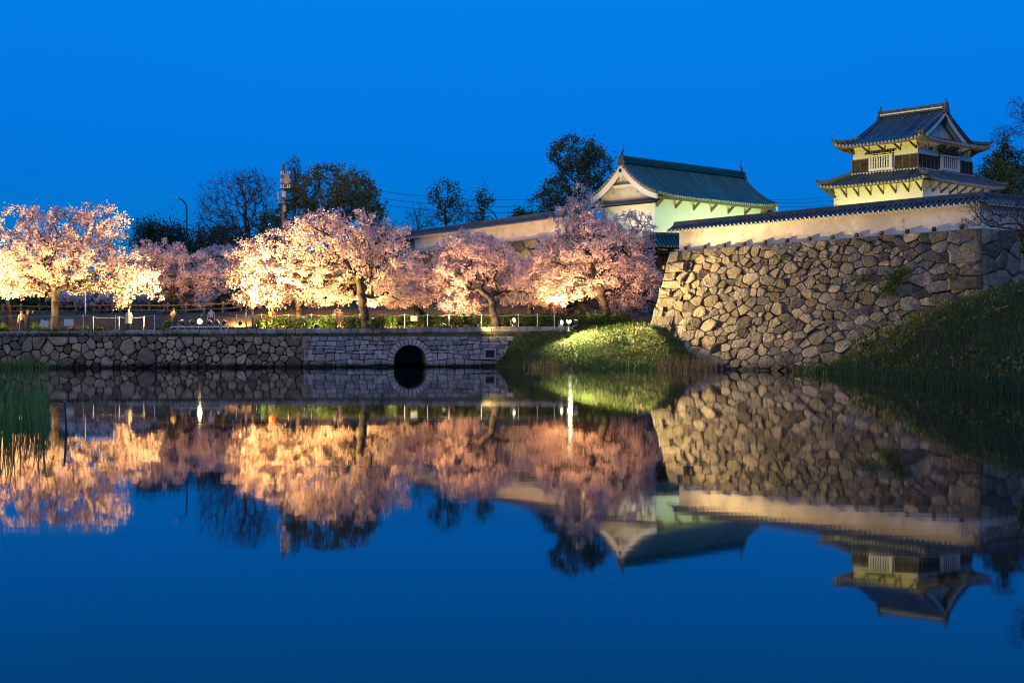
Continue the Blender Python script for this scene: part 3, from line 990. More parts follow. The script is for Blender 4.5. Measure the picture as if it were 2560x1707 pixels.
# skirt roof between the storeys
OUT = 2.2
SKZ, SKT = 15.50, 16.80
hold = MB(); hold.box(T(TLA / 2, TLB / 2, 15.9), (TLA + .3, TLB + .3, 1.2), TA, TB)
lroof = hold.build('skirt_roof', m_plaster_clean, tower)
bed, sof = MB(), MB()
lzp = lambda s: (SKT - SKZ) * (.8 * s / OUT + .2 * (s / OUT) ** 2)
for (o_, al, inw, ln) in ((T(-OUT, -OUT, SKZ), TA, TB, TLA), (T(-OUT, TLB + OUT, SKZ), TA, -TB, TLA), (T(-OUT, -OUT, SKZ), TB, TA, TLB), (T(TLA + OUT, -OUT, SKZ), TB, -TA, TLB)):
    LL = ln + 2 * OUT
    roof_slope(lroof, bed, sof, o_, al, inw, LL, OUT, lzp, smax=lambda t, LL=LL: max(0, min(t, LL - t, OUT)), lift=corner_lift(LL, .30, OUT), spacing=.36, r=.105, nseg=4, nt=40, ns=4, thick=.18)
bed.build('tile_bed', m_tile_bed, lroof); sof.build('soffit', m_soffit, lroof)
for (a0, b0, sa, sb) in ((-OUT, -OUT, 1, 1), (TLA + OUT, -OUT, -1, 1), (-OUT, TLB + OUT, 1, -1), (TLA + OUT, TLB + OUT, -1, -1)):
    k = MB()
    pts = [T(a0 + sa * q, b0 + sb * q, SKZ + lzp(max(0, q)) + .30 * max(0, 1 - q / OUT) ** 2 + .12 + (.1 if q < 0 else 0)) for q in np.linspace(-.12, OUT, 7)]
    k.tube(pts, [.1, .15, .15, .15, .15, .15, .15], 6); k.tube([p + Vector((0, 0, .14)) for p in pts], .09, 6)
    k.build('hip_ridge', m_ridge, lroof)
for (o0, al, ou, ln) in ((T(0, 0, 0), TA, -TB, TLA), (T(0, 0, 0), TB, -TA, TLB)):
    c = o0 + al * (ln / 2) + ou * .16
    k = MB(); k.box((c.x, c.y, SKT - .02), (ln + .5, .16, .16), al, ou); k.build('flashing_ridge', m_ridge, lroof)
    for t in np.arange(-.1, ln + .15, .31):        # mortar half-moons between the top tiles
        c = o0 + al * t + ou * .25
        k = MB(); k.tube([Vector((c.x, c.y, SKT - .06)), Vector((c.x, c.y, SKT - .06)) + ou * .05 - Vector((0, 0, .03))], .085, 7); k.build('mortar_cap', m_white, lroof)

# struts under both eaves
for (o0, al, ou, ln, n_) in ((T(0, 0, 0), TA, -TB, TLA, 5), (T(0, 0, 0), TB, -TA, TLB, 6), (T(TLA, 0, 0), TB, TA, TLB, 6), (T(0, TLB, 0), TA, TB, TLA, 5)):
    for i in range(n_):
        t = .12 + (ln - .24) * i / (n_ - 1)
        p1 = o0 + al * t; p2 = p1 + ou * (E1 - .1)
        k = MB(); a_ = al * -.055
        k.prism([p1 + a_ + Vector((0, 0, 18.45)), p1 + a_ + Vector((0, 0, 18.66)), p2 + a_ + Vector((0, 0, 19.02)), p2 + a_ + Vector((0, 0, 18.90))], al * .11)
        k.build('eave_strut', m_wood, tower)
for (o0, al, ou, ln, n_) in ((T(-1.2, -1.2, 0), TA, -TB, TLA + 2.4, 8), (T(-1.2, -1.2, 0), TB, -TA, TLB + 2.4, 9), (T(TLA + 1.2, -1.2, 0), TB, TA, TLB + 2.4, 9), (T(-1.2, TLB + 1.2, 0), TA, TB, TLA + 2.4, 8)):
    for i in range(n_):
        t = .12 + (ln - .24) * i / (n_ - 1)
        p1 = o0 + al * t; p2 = p1 + ou * .92
        k = MB(); a_ = al * -.055
        k.prism([p1 + a_ + Vector((0, 0, 14.60)), p1 + a_ + Vector((0, 0, 14.82)), p2 + a_ + Vector((0, 0, 15.42)), p2 + a_ + Vector((0, 0, 15.26))], al * .11)
        k.build('eave_strut', m_wood, tower)

# ------------------------------------------------------------------ far left wall: stone base, plaster wall, tiled top
LA0 = Vector((-11.2, 157.0, 0)); LB0 = Vector((6.4, 129.0, 0)); LD = (LB0 - LA0).normalized(); LN = Vector((LD.y, -LD.x, 0)); LLN = (LB0 - LA0).length
if LN.y > 0: LN = -LN
LT = 11.7
lw = thing('far_plaster_wall', 'floodlit plaster wall with tiled top behind the cherry trees, left of the gatehouse', 'wall', LA0 + Vector((0, 0, LT)))
mb = MB(); c = LA0 + LD * (LLN / 2) - LN * .6; c.z = LT + .8; mb.box(c, (LLN - .5, .45, 1.7), LD, LN); mb.build('wall_panel', m_plaster, lw)
wall_roof(lw, LA0 - LN * .6, LD, LN, LLN, LT + 1.65, .7, .5, ext=(.2, 0), spacing=.42)
lr = thing('far_rampart', 'shadowed stone rampart behind the cherry trees carrying the floodlit plaster wall', 'stone wall', LA0)


def lmap(a, z, dep):
    return LA0 + LD * (a / .6) + LN * (.16 * (LT - z) + dep) + Vector((0, 0, z))


_r = random.Random(19)
sd = poisson(0, LLN * .6, 3.4, LT, lambda p: _r.choice((1.25, 1.0, .85)), _r, 4000)
lay_stones(voronoi(sd, (0, LLN * .6, 3.2, LT), .025), lmap, lr, m_stone, limit=290, bulge=.15, seed=21)
mb = MB(); mb.grid([[lmap(a, z, -.17) for a in np.linspace(0, LLN * .6, 6)] for z in (2, 5, 8, LT - .04)])
q = [LA0 + Vector((0, 0, z)) for z in (2, LT - .04)]
mb.grid([[lmap(0, z, -.17) for z in (2, LT - .04)], [LA0 - LN * 25 + Vector((0, 0, z)) for z in (2, LT - .04)]])
mb.grid([[lmap(0, LT - .04, -.17), lmap(LLN * .6, LT - .04, -.17)], [LA0 - LN * 5 + Vector((0, 0, LT - .04)), LB0 - LN * 5 + Vector((0, 0, LT - .04))]])
mb.build('wall_core', m_core, lr)

# ------------------------------------------------------------------ left bank retaining wall with culvert
bank = thing('retaining_wall', 'low moat retaining wall of field stones and cut blocks with culvert arch', 'stone wall', BA + BD * 18)
UC = bank_u(1025.5); AR, AZ = 1.22, .42
UE = bank_u(1296)
US = bank_u(742)


def bmap(a, z, dep):
    p = BA + BD * a + BN * (.09 * (2.3 - z) + dep)
    return Vector((p.x, p.y, z))


_r = random.Random(31)
sd = poisson(-6, US + .9, -.35, 2.22, lambda p: _r.choice((1.45, 1.2, .95, .6, .45)), _r, 7000)
sd = fillers(sd, (-6, US + .9, -.4, 2.24), .15, _r, .2)
lay_stones(voronoi(sd, (-6, US + .9, -.4, 2.24), .016), bmap, bank, m_rubble, name='field_stone', limit=230, bulge=.20, seed=32, cut=.12, tilt=.14, smooth=False)
heights = []
z = -.40
while z < 2.0:
    heights.append(z); z += _r.uniform(.30, .50)
heights.append(2.26)
lines_ = [(lambda u, z=z, k=k: z + (0 if k in (0, len(heights) - 1) else .07 * math.sin(u * .9 + k * 1.7) + .035 * math.sin(u * 2.3 + k))) for k, z in enumerate(heights)]
cells = []
for k in range(len(heights) - 1):
    u = US + _r.uniform(-.3, .7)
    while u < UE:
        w = _r.uniform(.34, .86)
        if u + w > UE: break
        j = lambda q=.05: _r.uniform(-q, q)
        t0, t1 = j(.07), j(.07)
        lo, hi = lines_[k], lines_[k + 1]
        hm = (lo(u) + hi(u)) / 2
        poly = [(u + .014 - t0 * .5, lo(u) + .014 + j(.02)), (u + w * .5, lo(u + w / 2) + .014 + j(.03)), (u + w - .014 - t1 * .5, lo(u + w) + .014 + j(.02)), (u + w - .014 + t1 * .5, hi(u + w) - .014 + j(.02)), (u + w * .5, hi(u + w / 2) - .014 + j(.03)), (u + .014 + t0 * .5, hi(u) - .014 + j(.02))]
        Ro = AR + .50
        inside = 0
        np_ = []
        for (a, b) in poly:
            dx, dz = a - UC, b - AZ
            r_ = abs(dx) if dz < 0 else math.hypot(dx, dz)
            if r_ < Ro:
                inside += 1
                if dz < 0: a = UC + math.copysign(Ro, dx)
                else: a, b = UC + dx / r_ * Ro, AZ + dz / r_ * Ro
            np_.append((a, b))
        if inside < len(poly) and area(np_) > .03: cells.append(np_)
        u += w
lay_stones(cells, bmap, bank, m_cut, name='cut_stone', limit=260, bulge=.11, seed=33, cut=.05, tilt=.10)
rnd = random.Random(34)
for i in range(15):                                # arch ring
    a0, a1 = math.pi * i / 15 + .012, math.pi * (i + 1) / 15 - .012
    poly = [(UC + math.cos(t) * r_, AZ + math.sin(t) * r_) for t, r_ in ((a0, AR), (a1, AR), (a1, AR + .48), (a0, AR + .48))]
    k = MB(); stone_shape(k, poly[::-1], bmap, rnd, .12, cut=.03, tilt=.02); k.build('arch_stone', m_arch, bank)
for s_ in (-1, 1):
    for zz in (-.4, .02):
        poly = [(UC + s_ * AR, zz), (UC + s_ * (AR + .48), zz), (UC + s_ * (AR + .48), zz + .38), (UC + s_ * AR, zz + .38)]
        k = MB(); stone_shape(k, poly if s_ > 0 else poly[::-1], bmap, rnd, .12, cut=.03, tilt=.02); k.build('arch_stone', m_arch, bank)
prof = [(AR, -.6), (AR, AZ)] + [(AR * math.cos(t), AZ + AR * math.sin(t)) for t in np.linspace(0, math.pi, 13)] + [(-AR, AZ), (-AR, -.6)]
mb = MB(); mb.grid([[bmap(UC + x * 1.01, zz, dep) for x, zz in prof] for dep in (.0, -2.5, -6)])
mb.add([bmap(UC + x * 1.01, zz, -6) for x, zz in prof], [tuple(range(len(prof)))])
mb.build('culvert_barrel', m_cut, bank)
mb = MB()                                          # earth behind the joints, with the culvert opening left free
for (u0, u1) in ((-6, UC - AR - .1), (UC + AR + .1, UE)):
    mb.grid([[bmap(u, zz, -.17) for u in np.linspace(u0, u1, 6)] for zz in (-.8, .5, 1.5, 2.28)])
arc = [(AR + .06) * math.cos(t) for t in np.linspace(0, math.pi, 13)]
mb.grid([[bmap(UC + (AR + .1) * math.cos(t), AZ + (AR + .05) * math.sin(t), -.17) for t in np.linspace(0, math.pi, 13)], [bmap(UC + (AR + .1) * math.cos(t), 2.28, -.17) for t in np.linspace(0, math.pi, 13)]])
mb.build('wall_core', m_core, bank)
mb = MB()                                          # earth ledge under the coping
us_ = np.linspace(-7, UE + 1, 60)
mb.grid([[bmap(u, 2.22, -.05) for u in us_], [bmap(u, bank_top(u) - .40 + .03 * math.sin(u * 3), -.28) for u in us_], [bmap(u, bank_top(u) - .34, -.75) for u in us_]])
mb.build('earth_ledge', m_earth, bank, True)
u = -6.5
rnd = random.Random(35)
while u < bank_u(1420):
    w = rnd.uniform(.52, .82)
    if True:
        p = BA + BD * (u + w / 2) - BN * (.55 + rnd.uniform(-.02, .02)); p.z = bank_top(u) - .19 + rnd.uniform(-.03, .02)
        ty_ = rnd.gauss(0, .02)
        k = MB(); k.box(p, (w - .03, .46, .38), (BD + Vector((0, 0, ty_))).normalized(), BN, bev=.035); k.build('coping_stone', m_coping, bank)
    u += w
# square drain opening near the end of the cut blocks
du = bank_u(1223)
k = MB(); k.box(bmap(du, .98, .14), (.62, .2, .55), BD, BN); dr = k.build('drain_opening', m_shade, bank)
for dx, dz, w_, h_ in ((0, .34, .95, .13), (0, -.34, .95, .13), (-.41, 0, .13, .55), (.41, 0, .13, .55)):
    k = MB(); k.box(bmap(du + dx, .98 + dz, .17), (w_, .3, h_), BD, BN); k.build('drain_frame', m_concrete, dr)


# ------------------------------------------------------------------ grass banks
def loft(name, lines, m, sub=4):
    """smooth surface through polylines of equal length"""
    L_ = [[Vector(p) for p in l] for l in lines]
    rows = []
    for i in range(len(L_) - 1):
        for s_ in range(sub):
            t = s_ / sub
            rows.append([a.lerp(b, t) for a, b in zip(L_[i], L_[i + 1])])
    rows.append(L_[-1])
    fine = []
    for r in rows:
        q = []
        for i in range(len(r) - 1):
            for s_ in range(6):
                p = r[i].lerp(r[i + 1], s_ / 6)
                q.append(p)
        q.append(r[-1]); fine.append(q)
    for r in fine:
        for p in r:
            p.z += .16 * mnoise.noise(Vector((p.x * .6, p.y * .6, 3))) + .07 * mnoise.noise(Vector((p.x * 2, p.y * 2, 8)))
    mb = MB(); mb.grid(fine)
    return tag(mb.build(name, m, smooth=True), kind='structure'), fine


def wat(x, y): return at(x, y, CH * F / (y - HZ))    # a point on the water


def sink(p, d): return Vector((p.x, p.y, p.z + d))


def face_pt(x, y, push=.3):
    """where the view ray of a photo pixel meets the rampart face, pushed into the wall"""
    best = None
    for a in np.linspace(0, RL * .62, 120):
        for z in np.linspace(-.5, RT, 60):
            p = rmap(a, z, 0)
            e = (1280 + p.x / p.y * F - x) ** 2 + (HZ - (p.z - CH) / p.y * F - y) ** 2
            if best is None or e < best[0]: best = (e, a, z)
    return rmap(best[1], best[2], -push)


wl_ = [wat(x, y) for x, y in ((1235, 917), (1320, 919), (1420, 921), (1560, 922), (1690, 924))] + [face_pt(1790, 923)]
l0 = [sink(p - Vector((0, 2.5, 0)), -.9) for p in wl_[:-1]] + [sink(wl_[-1], -.9)]
l1 = [sink(p, -.05) for p in wl_]
l2 = [at(1262, 885, 105), at(1330, 880, 104.6), at(1430, 872, 104.4), at(1570, 866, 103.4), at(1675, 885, 99.3), face_pt(1760, 889)]
l3 = [at(1283, 848, 107.2), at(1340, 842, 107.4), at(1440, 836, 107.2), at(1560, 830, 105.2), at(1652, 842, 101.4), face_pt(1722, 858)]
l4 = [at(1290, 822, 109.0), at(1350, 818, 109.3), at(1440, 815, 109.3), at(1550, 812, 107.6), at(1624, 818, 102.6), face_pt(1708, 836)]
l5 = [sink(p + Vector((.5, 4, 0)), .1) for p in l4[:-2]] + [at(1598, 811, 106.5), face_pt(1632, 814)]
l6 = [sink(p + Vector((1.0, 9, 0)), .2) for p in l5[:-1]] + [sink(l5[-1] + Vector((2.5, 6, 0)), .2)]
slope_o, slope_g = loft('grass_slope', [l0, l1, l2, l3, l4, l5, l6], m_turf)

wl_ = [wat(x, y) for x, y in ((2010, 929), (2120, 937), (2240, 950), (2370, 965), (2500, 978), (2640, 990), (2900, 1005))]
r0 = [sink(p - Vector((0, 3, 0)), -.9) for p in wl_]
r1 = [sink(p, -.03) for p in wl_]


def on_wall(x, y, push=.4):
    """point of the rampart face seen at a photo pixel, pushed a little into the wall"""
    best = None
    for a in np.linspace(0, RL * .62, 200):
        for z in (0,):
            p = rmap(a, max(0, CH), -push)
            if best is None or abs(1280 + p.x / p.y * F - x) < best[0]:
                best = (abs(1280 + p.x / p.y * F - x), p)
    Y = best[1].y
    return at(x, y, Y)


r4 = [on_wall(2060, 925), on_wall(2147, 884), on_wall(2226, 860), on_wall(2300, 800), on_wall(2385, 762), RC + ED * .8 + Vector((.6, 0, 4.85)), RC + ED * 10 + Vector((2, 0, 6.3))]
r3 = [a.lerp(b, .72) for a, b in zip(r1, r4)]
r2 = [a.lerp(b, .36) for a, b in zip(r1, r4)]
for i, (h2, h3) in enumerate(((.0, .0), (.12, .12), (.25, .3), (.5, .5), (.8, .75), (1.0, .95), (1.1, 1.0))):
    r2[i].z += h2; r3[i].z += h3
r5 = [p - RN * 1.2 + (RD * .8 if i > 4 else Vector((0, 0, 0))) for i, p in enumerate(r4)]
hill_o, hill_g = loft('grass_hill', [r0, r1, r2, r3, r4, r5], m_turf, 5)


def scatter_grid(fine, n, zmin=.05, xr=None):
    """random points on a lofted surface"""
    rows, cols = len(fine), len(fine[0])
    V = np.array([[list(p) for p in r] for r in fine])
    e1 = V[1:, :-1] - V[:-1, :-1]; e2 = V[:-1, 1:] - V[:-1, :-1]
    ar = np.linalg.norm(np.cross(e1, e2), axis=2).ravel()
    idx = NR.choice(len(ar), n, p=ar / ar.sum())
    i, j = idx // (cols - 1), idx % (cols - 1)
    u, v = NR.random(n)[:, None], NR.random(n)[:, None]
    P = V[i, j] * (1 - u) * (1 - v) + V[i + 1, j] * u * (1 - v) + V[i, j + 1] * (1 - u) * v + V[i + 1, j + 1] * u * v
    return P[P[:, 2] > zmin]


def blades(P, h0, h1, w, lean=.35):
    """two-segment bent blades at points P -> verts, quads"""
    n = len(P)
    h = NR.uniform(h0, h1, n)[:, None]
    az = NR.uniform(0, 2 * np.pi, n); d = np.stack([np.cos(az), np.sin(az), np.zeros(n)], 1)
    s = np.stack([-d[:, 1], d[:, 0], np.zeros(n)], 1) * (w * NR.uniform(.6, 1.3, n)[:, None])
    up = np.array([0, 0, 1.0])
    le = NR.uniform(.05, lean, n)[:, None]
    mid = P + up * h * .55 + d * h * le * .3
    tip = P + up * h + d * h * le
    V = np.stack([P - s, P + s, mid + s * .8, mid - s * .8, tip + s * .15, tip - s * .15], 1).reshape(-1, 3)
    b = (np.arange(n) * 6)[:, None]
    Q = np.concatenate([b + np.array([[0, 1, 2, 3]]), b + np.array([[3, 2, 4, 5]])])
    return V, Q


def leaf_quads(P, size, Nrm=None, flat=0.0, tri=False):
    """a randomly turned leaf quad at each point"""
    n = len(P)
    nr = NR.normal(size=(n, 3))
    if Nrm is not None: nr = Nrm + nr * .45
    if flat: nr[:, 2] += flat
    nr /= np.linalg.norm(nr, axis=1)[:, None] + 1e-9
    a = np.cross(nr, NR.normal(size=(n, 3))); a /= np.linalg.norm(a, axis=1)[:, None] + 1e-9
    b = np.cross(nr, a)
    sz = np.asarray(size) if np.ndim(size) else NR.uniform(.65, 1.25, n) * size
    sz = sz[:, None] * .5
    V = np.stack([P - a * sz * 1.15, P - b * sz * .8, P + a * sz * 1.15, P + b * sz * .8], 1).reshape(-1, 3)
    Q = (np.arange(n) * 4)[:, None] + np.array([[0, 1, 2, 3]])
    return V, Q


P = scatter_grid(slope_g, 34000)
V, Q = leaf_quads(P + np.array([0, 0, .05]), .10, flat=1.2)
tag(np_obj('ground_cover', V, Q, m_cover), 'low leafy ground cover on the slope between culvert and rampart', 'ground cover', kind='stuff')
V, Q = blades(scatter_grid(slope_g, 7000), .12, .38, .02)
tag(np_obj('slope_grass', V, Q, m_grass), 'short grass on the slope left of the rampart', 'grass', kind='stuff')
P = scatter_grid(hill_g, 34000)
V, Q = blades(P, .15, .5, .022, .7)
tag(np_obj('hill_grass', V, Q, m_grass), 'dark grass covering the hill at the right edge', 'grass', kind='stuff')
P = scatter_grid(hill_g, 9000)
keep = np.array([mnoise.noise(Vector((p[0] * .35, p[1] * .35, 1))) > .12 for p in P])
V, Q = leaf_quads(P[keep] + NR.uniform(0, .5, (keep.sum(), 1)) * np.array([[0, 0, 1]]), .16)
tag(np_obj('hill_weeds', V, Q, m_leaf_olive), 'straggling broad-leaved weeds on the right hill', 'weeds', kind='stuff')


HB_ = 'weedy shrubs where the hill meets the rampart'
for i, lab in enumerate(('lowest weedy shrub where the right hill meets the rampart', 'second weedy shrub up the edge of the right hill', 'third weedy shrub up the edge of the right hill', 'fourth weedy shrub up the edge of the right hill', 'highest weedy shrub below the rampart corner')):
    c = (Vector(r4[1]).lerp(Vector(r4[5]), (i + .3) / 5)) - Vector((.5, 1.4, .15))
    t = thing('weed_shrub', lab, 'bush', c, HB_)
    k = MB()
    for _ in range(9):
        e = c + Vector((RND.gauss(0, .4), RND.gauss(0, .3), RND.uniform(.5, 1.1)))
        k.tube([c, (c + e) / 2 + Vector((RND.gauss(0, .08), 0, .08)), e], [.015, .012, .006], 4, False)
    k.build('stem', m_bark, t)
    n_ = 520
    P = np.array(c) + NR.normal(size=(n_, 3)) * np.array([.55, .4, .28]) + np.array([0, 0, .5])
    V, Q = leaf_quads(P, .13)
    np_obj('foliage', V, Q, m_leaf_olive if i % 2 else m_leaf_hedge, t)


def band(points, n, spread):
    """random points along a polyline with sideways spread, z kept"""
    pts = [Vector(p) for p in points]
    out = []
    for _ in range(n):
        i = RND.randrange(len(pts) - 1); p = pts[i].lerp(pts[i + 1], RND.random())
        out.append((p.x + RND.gauss(0, spread * .6), p.y + RND.gauss(0, spread), 0))
    return np.array(out) - np.array([0, 0, .1])


V, Q = blades(band(r1, 3600, .8), .25, .9, .016, .6)
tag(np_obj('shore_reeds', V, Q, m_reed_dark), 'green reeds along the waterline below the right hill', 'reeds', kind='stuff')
V, Q = blades(band(l1[1:], 700, .5), .3, .8, .016, .5)
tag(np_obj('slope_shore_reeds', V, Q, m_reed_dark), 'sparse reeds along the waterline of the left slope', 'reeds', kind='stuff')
V, Q = blades(band([wat(1650, 925), wat(1790, 926)], 300, .5), .4, 1.35, .017, .5)
tag(np_obj('dry_reeds', V, Q, m_dry), 'brown dry reeds at the foot of the rampart', 'reeds', kind='stuff')
V, Q = blades(band([wat(1330, 920), wat(1400, 921)], 160, .4), .3, .8, .016, .6)
tag(np_obj('dry_reed_tuft', V, Q, m_dry), 'small tuft of dry reeds on the left slope waterline', 'reeds', kind='stuff')
# near reeds at the left edge of the picture
pts = []
for _ in range(620):
    t = RND.random() ** 1.3
    y = RND.uniform(27.5, 40)
    x = at(-90 + t * 215, 900, y).x
    pts.append((x, y, -.1))
pts = np.array(pts)
V, Q = blades(pts, .55, 1.5, .011, .40)
tag(np_obj('near_reeds', V, Q, m_reed), 'dense green reeds standing in the water at the left edge', 'reeds', kind='stuff')
V, Q = blades(band([wat(-60, 923), wat(118, 921)], 420, 1.2), .5, 1.35, .016, .3)
tag(np_obj('far_reeds', V, Q, m_reed), 'thin lamplit reeds before the left stretch of retaining wall', 'reeds', kind='stuff')
# grass on the kerb strip and ledge
pts = []
for _ in range(6500):
    u_ = RND.uniform(-6, UE + 1); q_ = mnoise.noise(Vector((u_ * .35, 2, 0)))
    if q_ > RND.uniform(-.5, .45):
        p = bmap(u_, 2.26 + RND.uniform(0, .08), -.12 - RND.random() * .25); pts.append(tuple(p))
V, Q = blades(np.array(pts), .08, .34, .02, .9)
tag(np_obj('ledge_grass', V, Q, m_grass), 'tufts of grass on the ledge of the retaining wall', 'grass', kind='stuff')
pts = []
for _ in range(6500):
    u_ = RND.uniform(-6, BLEN + 6); d_ = .85 + RND.random() ** 2 * 3
    p = BA + BD * u_ - BN * d_; pts.append((p.x, p.y, bank_top(u_) - .10))
V, Q = blades(np.array(pts), .08, .30, .02, .8)
tag(np_obj('bank_grass', V, Q, m_grass), 'rough grass on top of the left bank', 'grass', kind='stuff')
pts = []
for (x, y, n) in ((2240, 700, 260), (2255, 680, 120), (2160, 695, 120), (2225, 725, 150), (1945, 643, 60), (1707, 641, 30)):
    for _ in range(n):
        px, py = x + RND.gauss(0, 14), y + RND.gauss(0, 8)
        o = on_wall(px, py, -.25) if False else None
        pts.append((px, py))
RFX = [(lambda p: (1280 + p.x / p.y * F, p.y))(rmap(a, 5, 0)) for a in np.linspace(0, RL * .62, 150)]
lp = []
for px, py in pts:
    a_ = min(range(150), key=lambda i: abs(RFX[i][0] - px)) / 149 * RL * .62
    z_ = CH + (HZ - py) / F * RFX[int(a_ / (RL * .62) * 149)][1]
    lp.append(tuple(rmap(a_, z_, .16 + RND.random() * .12)))
V, Q = leaf_quads(np.array(lp), .15)
tag(np_obj('wall_weeds', V, Q, m_cover), 'green weeds rooted in the joints of the rampart', 'weeds', kind='stuff')


# ------------------------------------------------------------------ trees
def grow(trunk, pts, bf, start):
    """balanced spanning tree: trunk nodes, then crown points joined by shortest way (distance + bf * way back)"""
    nodes = [tuple(p) for p in trunk]
    par = [-1] + list(range(len(trunk) - 1))
    plen = [0.0]
    for i in range(1, len(trunk)): plen.append(plen[-1] + math.dist(trunk[i], trunk[i - 1]))
    Pn = np.asarray(pts, float); n = len(Pn)
    best = np.full(n, 1e18); bp = np.full(n, -1)
    done = np.zeros(n, bool)

    def relax(i):
        d = np.linalg.norm(Pn - np.array(nodes[i]), axis=1)
        cost = d + bf * (plen[i] + d)
        m_ = cost < best
        best[m_] = cost[m_]; bp[m_] = i
    for i in range(start, len(trunk)): relax(i)
    for _ in range(n):
        c_ = np.where(done, 1e18, best); j = int(np.argmin(c_))
        done[j] = True
        i = int(bp[j])
        nodes.append(tuple(Pn[j])); par.append(i); plen.append(plen[i] + math.dist(nodes[i], Pn[j]))
        relax(len(nodes) - 1)
    return np.array(nodes), par


def radii(nodes, par, tip, power, cap):
    n = len(nodes); acc = np.zeros(n); kids = np.zeros(n, int)
    for p in par:
        if p >= 0: kids[p] += 1
    r = np.zeros(n)
    for i in range(n - 1, -1, -1):
        r[i] = tip if kids[i] == 0 else acc[i] ** (1 / power)
        if par[i] >= 0: acc[par[i]] += r[i] ** power
    return np.minimum(r, cap)


def limb_mesh(nodes, par, r, name, m, parent, trunk_n=0, wob=.0):
    k = MB()
    for i, p in enumerate(par):
        if p < 0: continue
        a, b = Vector(nodes[p]), Vector(nodes[i])
        rb = r[i]; ra = min(r[p], max(rb * 1.35, rb + .01)) if i >= trunk_n else r[p]
        if rb > .06:
            mid = (a + b) / 2 + Vector((RND.gauss(0, wob), RND.gauss(0, wob), RND.gauss(0, wob))) * (a - b).length
            k.tube([a, mid, b], [ra, (ra + rb) / 2, rb], 7, True)
        elif rb > .028: k.tube([a, b], [ra, rb], 4, False)
        else: k.tube([a, b], [ra, rb], 3, False)
    return k.build(name, m, parent, True)


def ell_points(ells, rnd, bias=2.0, zcut=None):
    out = []
    for (c, rx, ry, rz, n) in ells:
        k_ = 0
        while k_ < n:
            v = rnd.normal(size=3); v /= np.linalg.norm(v)
            v *= rnd.random() ** (1 / (3 * bias) * 1.0)
            p = np.array(c) + v * np.array([rx, ry, rz])
            k_ += 1
            if zcut is not None and p[2] < zcut: continue
            out.append(p)
    return np.array(out)


def px_ell(Y, specs, push=0.0):
    """(x, y, rx, ry in photo px, depth offset m, depth radius m, count)"""
    s = F / Y
    return [(at(x, y, Y + dy + push), rx / s, dr, ry / s, n) for (x, y, rx, ry, dy, dr, n) in specs]


def puffs(P, size, per=6):
    """small balls of petals"""
    n = len(P)
    nr = NR.normal(size=(n, per, 3)); nr /= np.linalg.norm(nr, axis=2)[..., None]
    sz = NR.uniform(.6, 1.25, (n, 1, 1)) * size
    cen = P[:, None, :] + nr * sz * .42
    nf = (nr + NR.normal(size=nr.shape) * .35).reshape(-1, 3)
    nf /= np.linalg.norm(nf, axis=1)[:, None]
    a = np.cross(nf, NR.normal(size=nf.shape)); a /= np.linalg.norm(a, axis=1)[:, None] + 1e-9
    b = np.cross(nf, a)
    s = (sz * .42 * np.ones((n, per, 1))).reshape(-1, 1)
    c = cen.reshape(-1, 3)
    V = np.stack([c - a * s, c - b * s, c + a * s, c + b * s], 1).reshape(-1, 3)
    Q = (np.arange(len(c)) * 4)[:, None] + np.array([[0, 1, 2, 3]])
    return V, Q


def along_twigs(nodes, par, r, n, rmax, jit):
    idx = [i for i, p in enumerate(par) if p >= 0 and r[i] < rmax]
    ln = np.array([np.linalg.norm(nodes[i] - nodes[par[i]]) for i in idx])
    pick = NR.choice(len(idx), n, p=ln / ln.sum())
    idx = np.array(idx)[pick]
    t = NR.random(n)[:, None]
    P = nodes[idx] * t + nodes[np.array(par)[idx]] * (1 - t)
    return P + NR.normal(size=P.shape) * jit


CHERRY = 'cherry trees in bloom along the left bank'


def cherry(label, Y, trunk_px, specs, nblos, tip=.016, group=CHERRY, start=None, size=.108, tdy=None, zcut=None, cap=.42, per=5, jit=.13):
    trunk = [at(x, y, Y + (tdy[i] if tdy else 0)) for i, (x, y) in enumerate(trunk_px)]
    b = trunk[0]; b.z = bank_z(b.x, b.y) - .15
    t = thing('cherry_tree', label, 'tree', b, group)
    pts = ell_points(px_ell(Y, [(q[0], q[1], q[2] * 1.10, q[3] * 1.05, q[4], q[5] * .85, int(q[6] * 2.5)) for q in specs], 1.6), NR, 1.0, zcut)
    nodes, par = grow(trunk, pts, .28, start if start is not None else max(1, len(trunk) - 2))
    r = radii(nodes, par, tip, 2.25, cap)
    for i in range(len(trunk)): r[i] = max(r[i], cap * (1.0 - .35 * i / len(trunk)))
    r[0] *= 1.3
    limb_mesh(nodes, par, r, 'trunk', m_bark, t, len(trunk), .06)
    P = along_twigs(nodes, par, r, int(nblos * 3.1), .075, jit)
    ph = NR.uniform(0, 50)
    nz = np.array([mnoise.noise(Vector((p[0] * .75 + ph, p[1] * .75, p[2] * .95))) for p in P])
    P = P[nz > NR.uniform(-.42, -.02, len(P))]
    V, Q = puffs(P, size, per)
    np_obj('crown', V, Q, m_blossom, t)
    return t


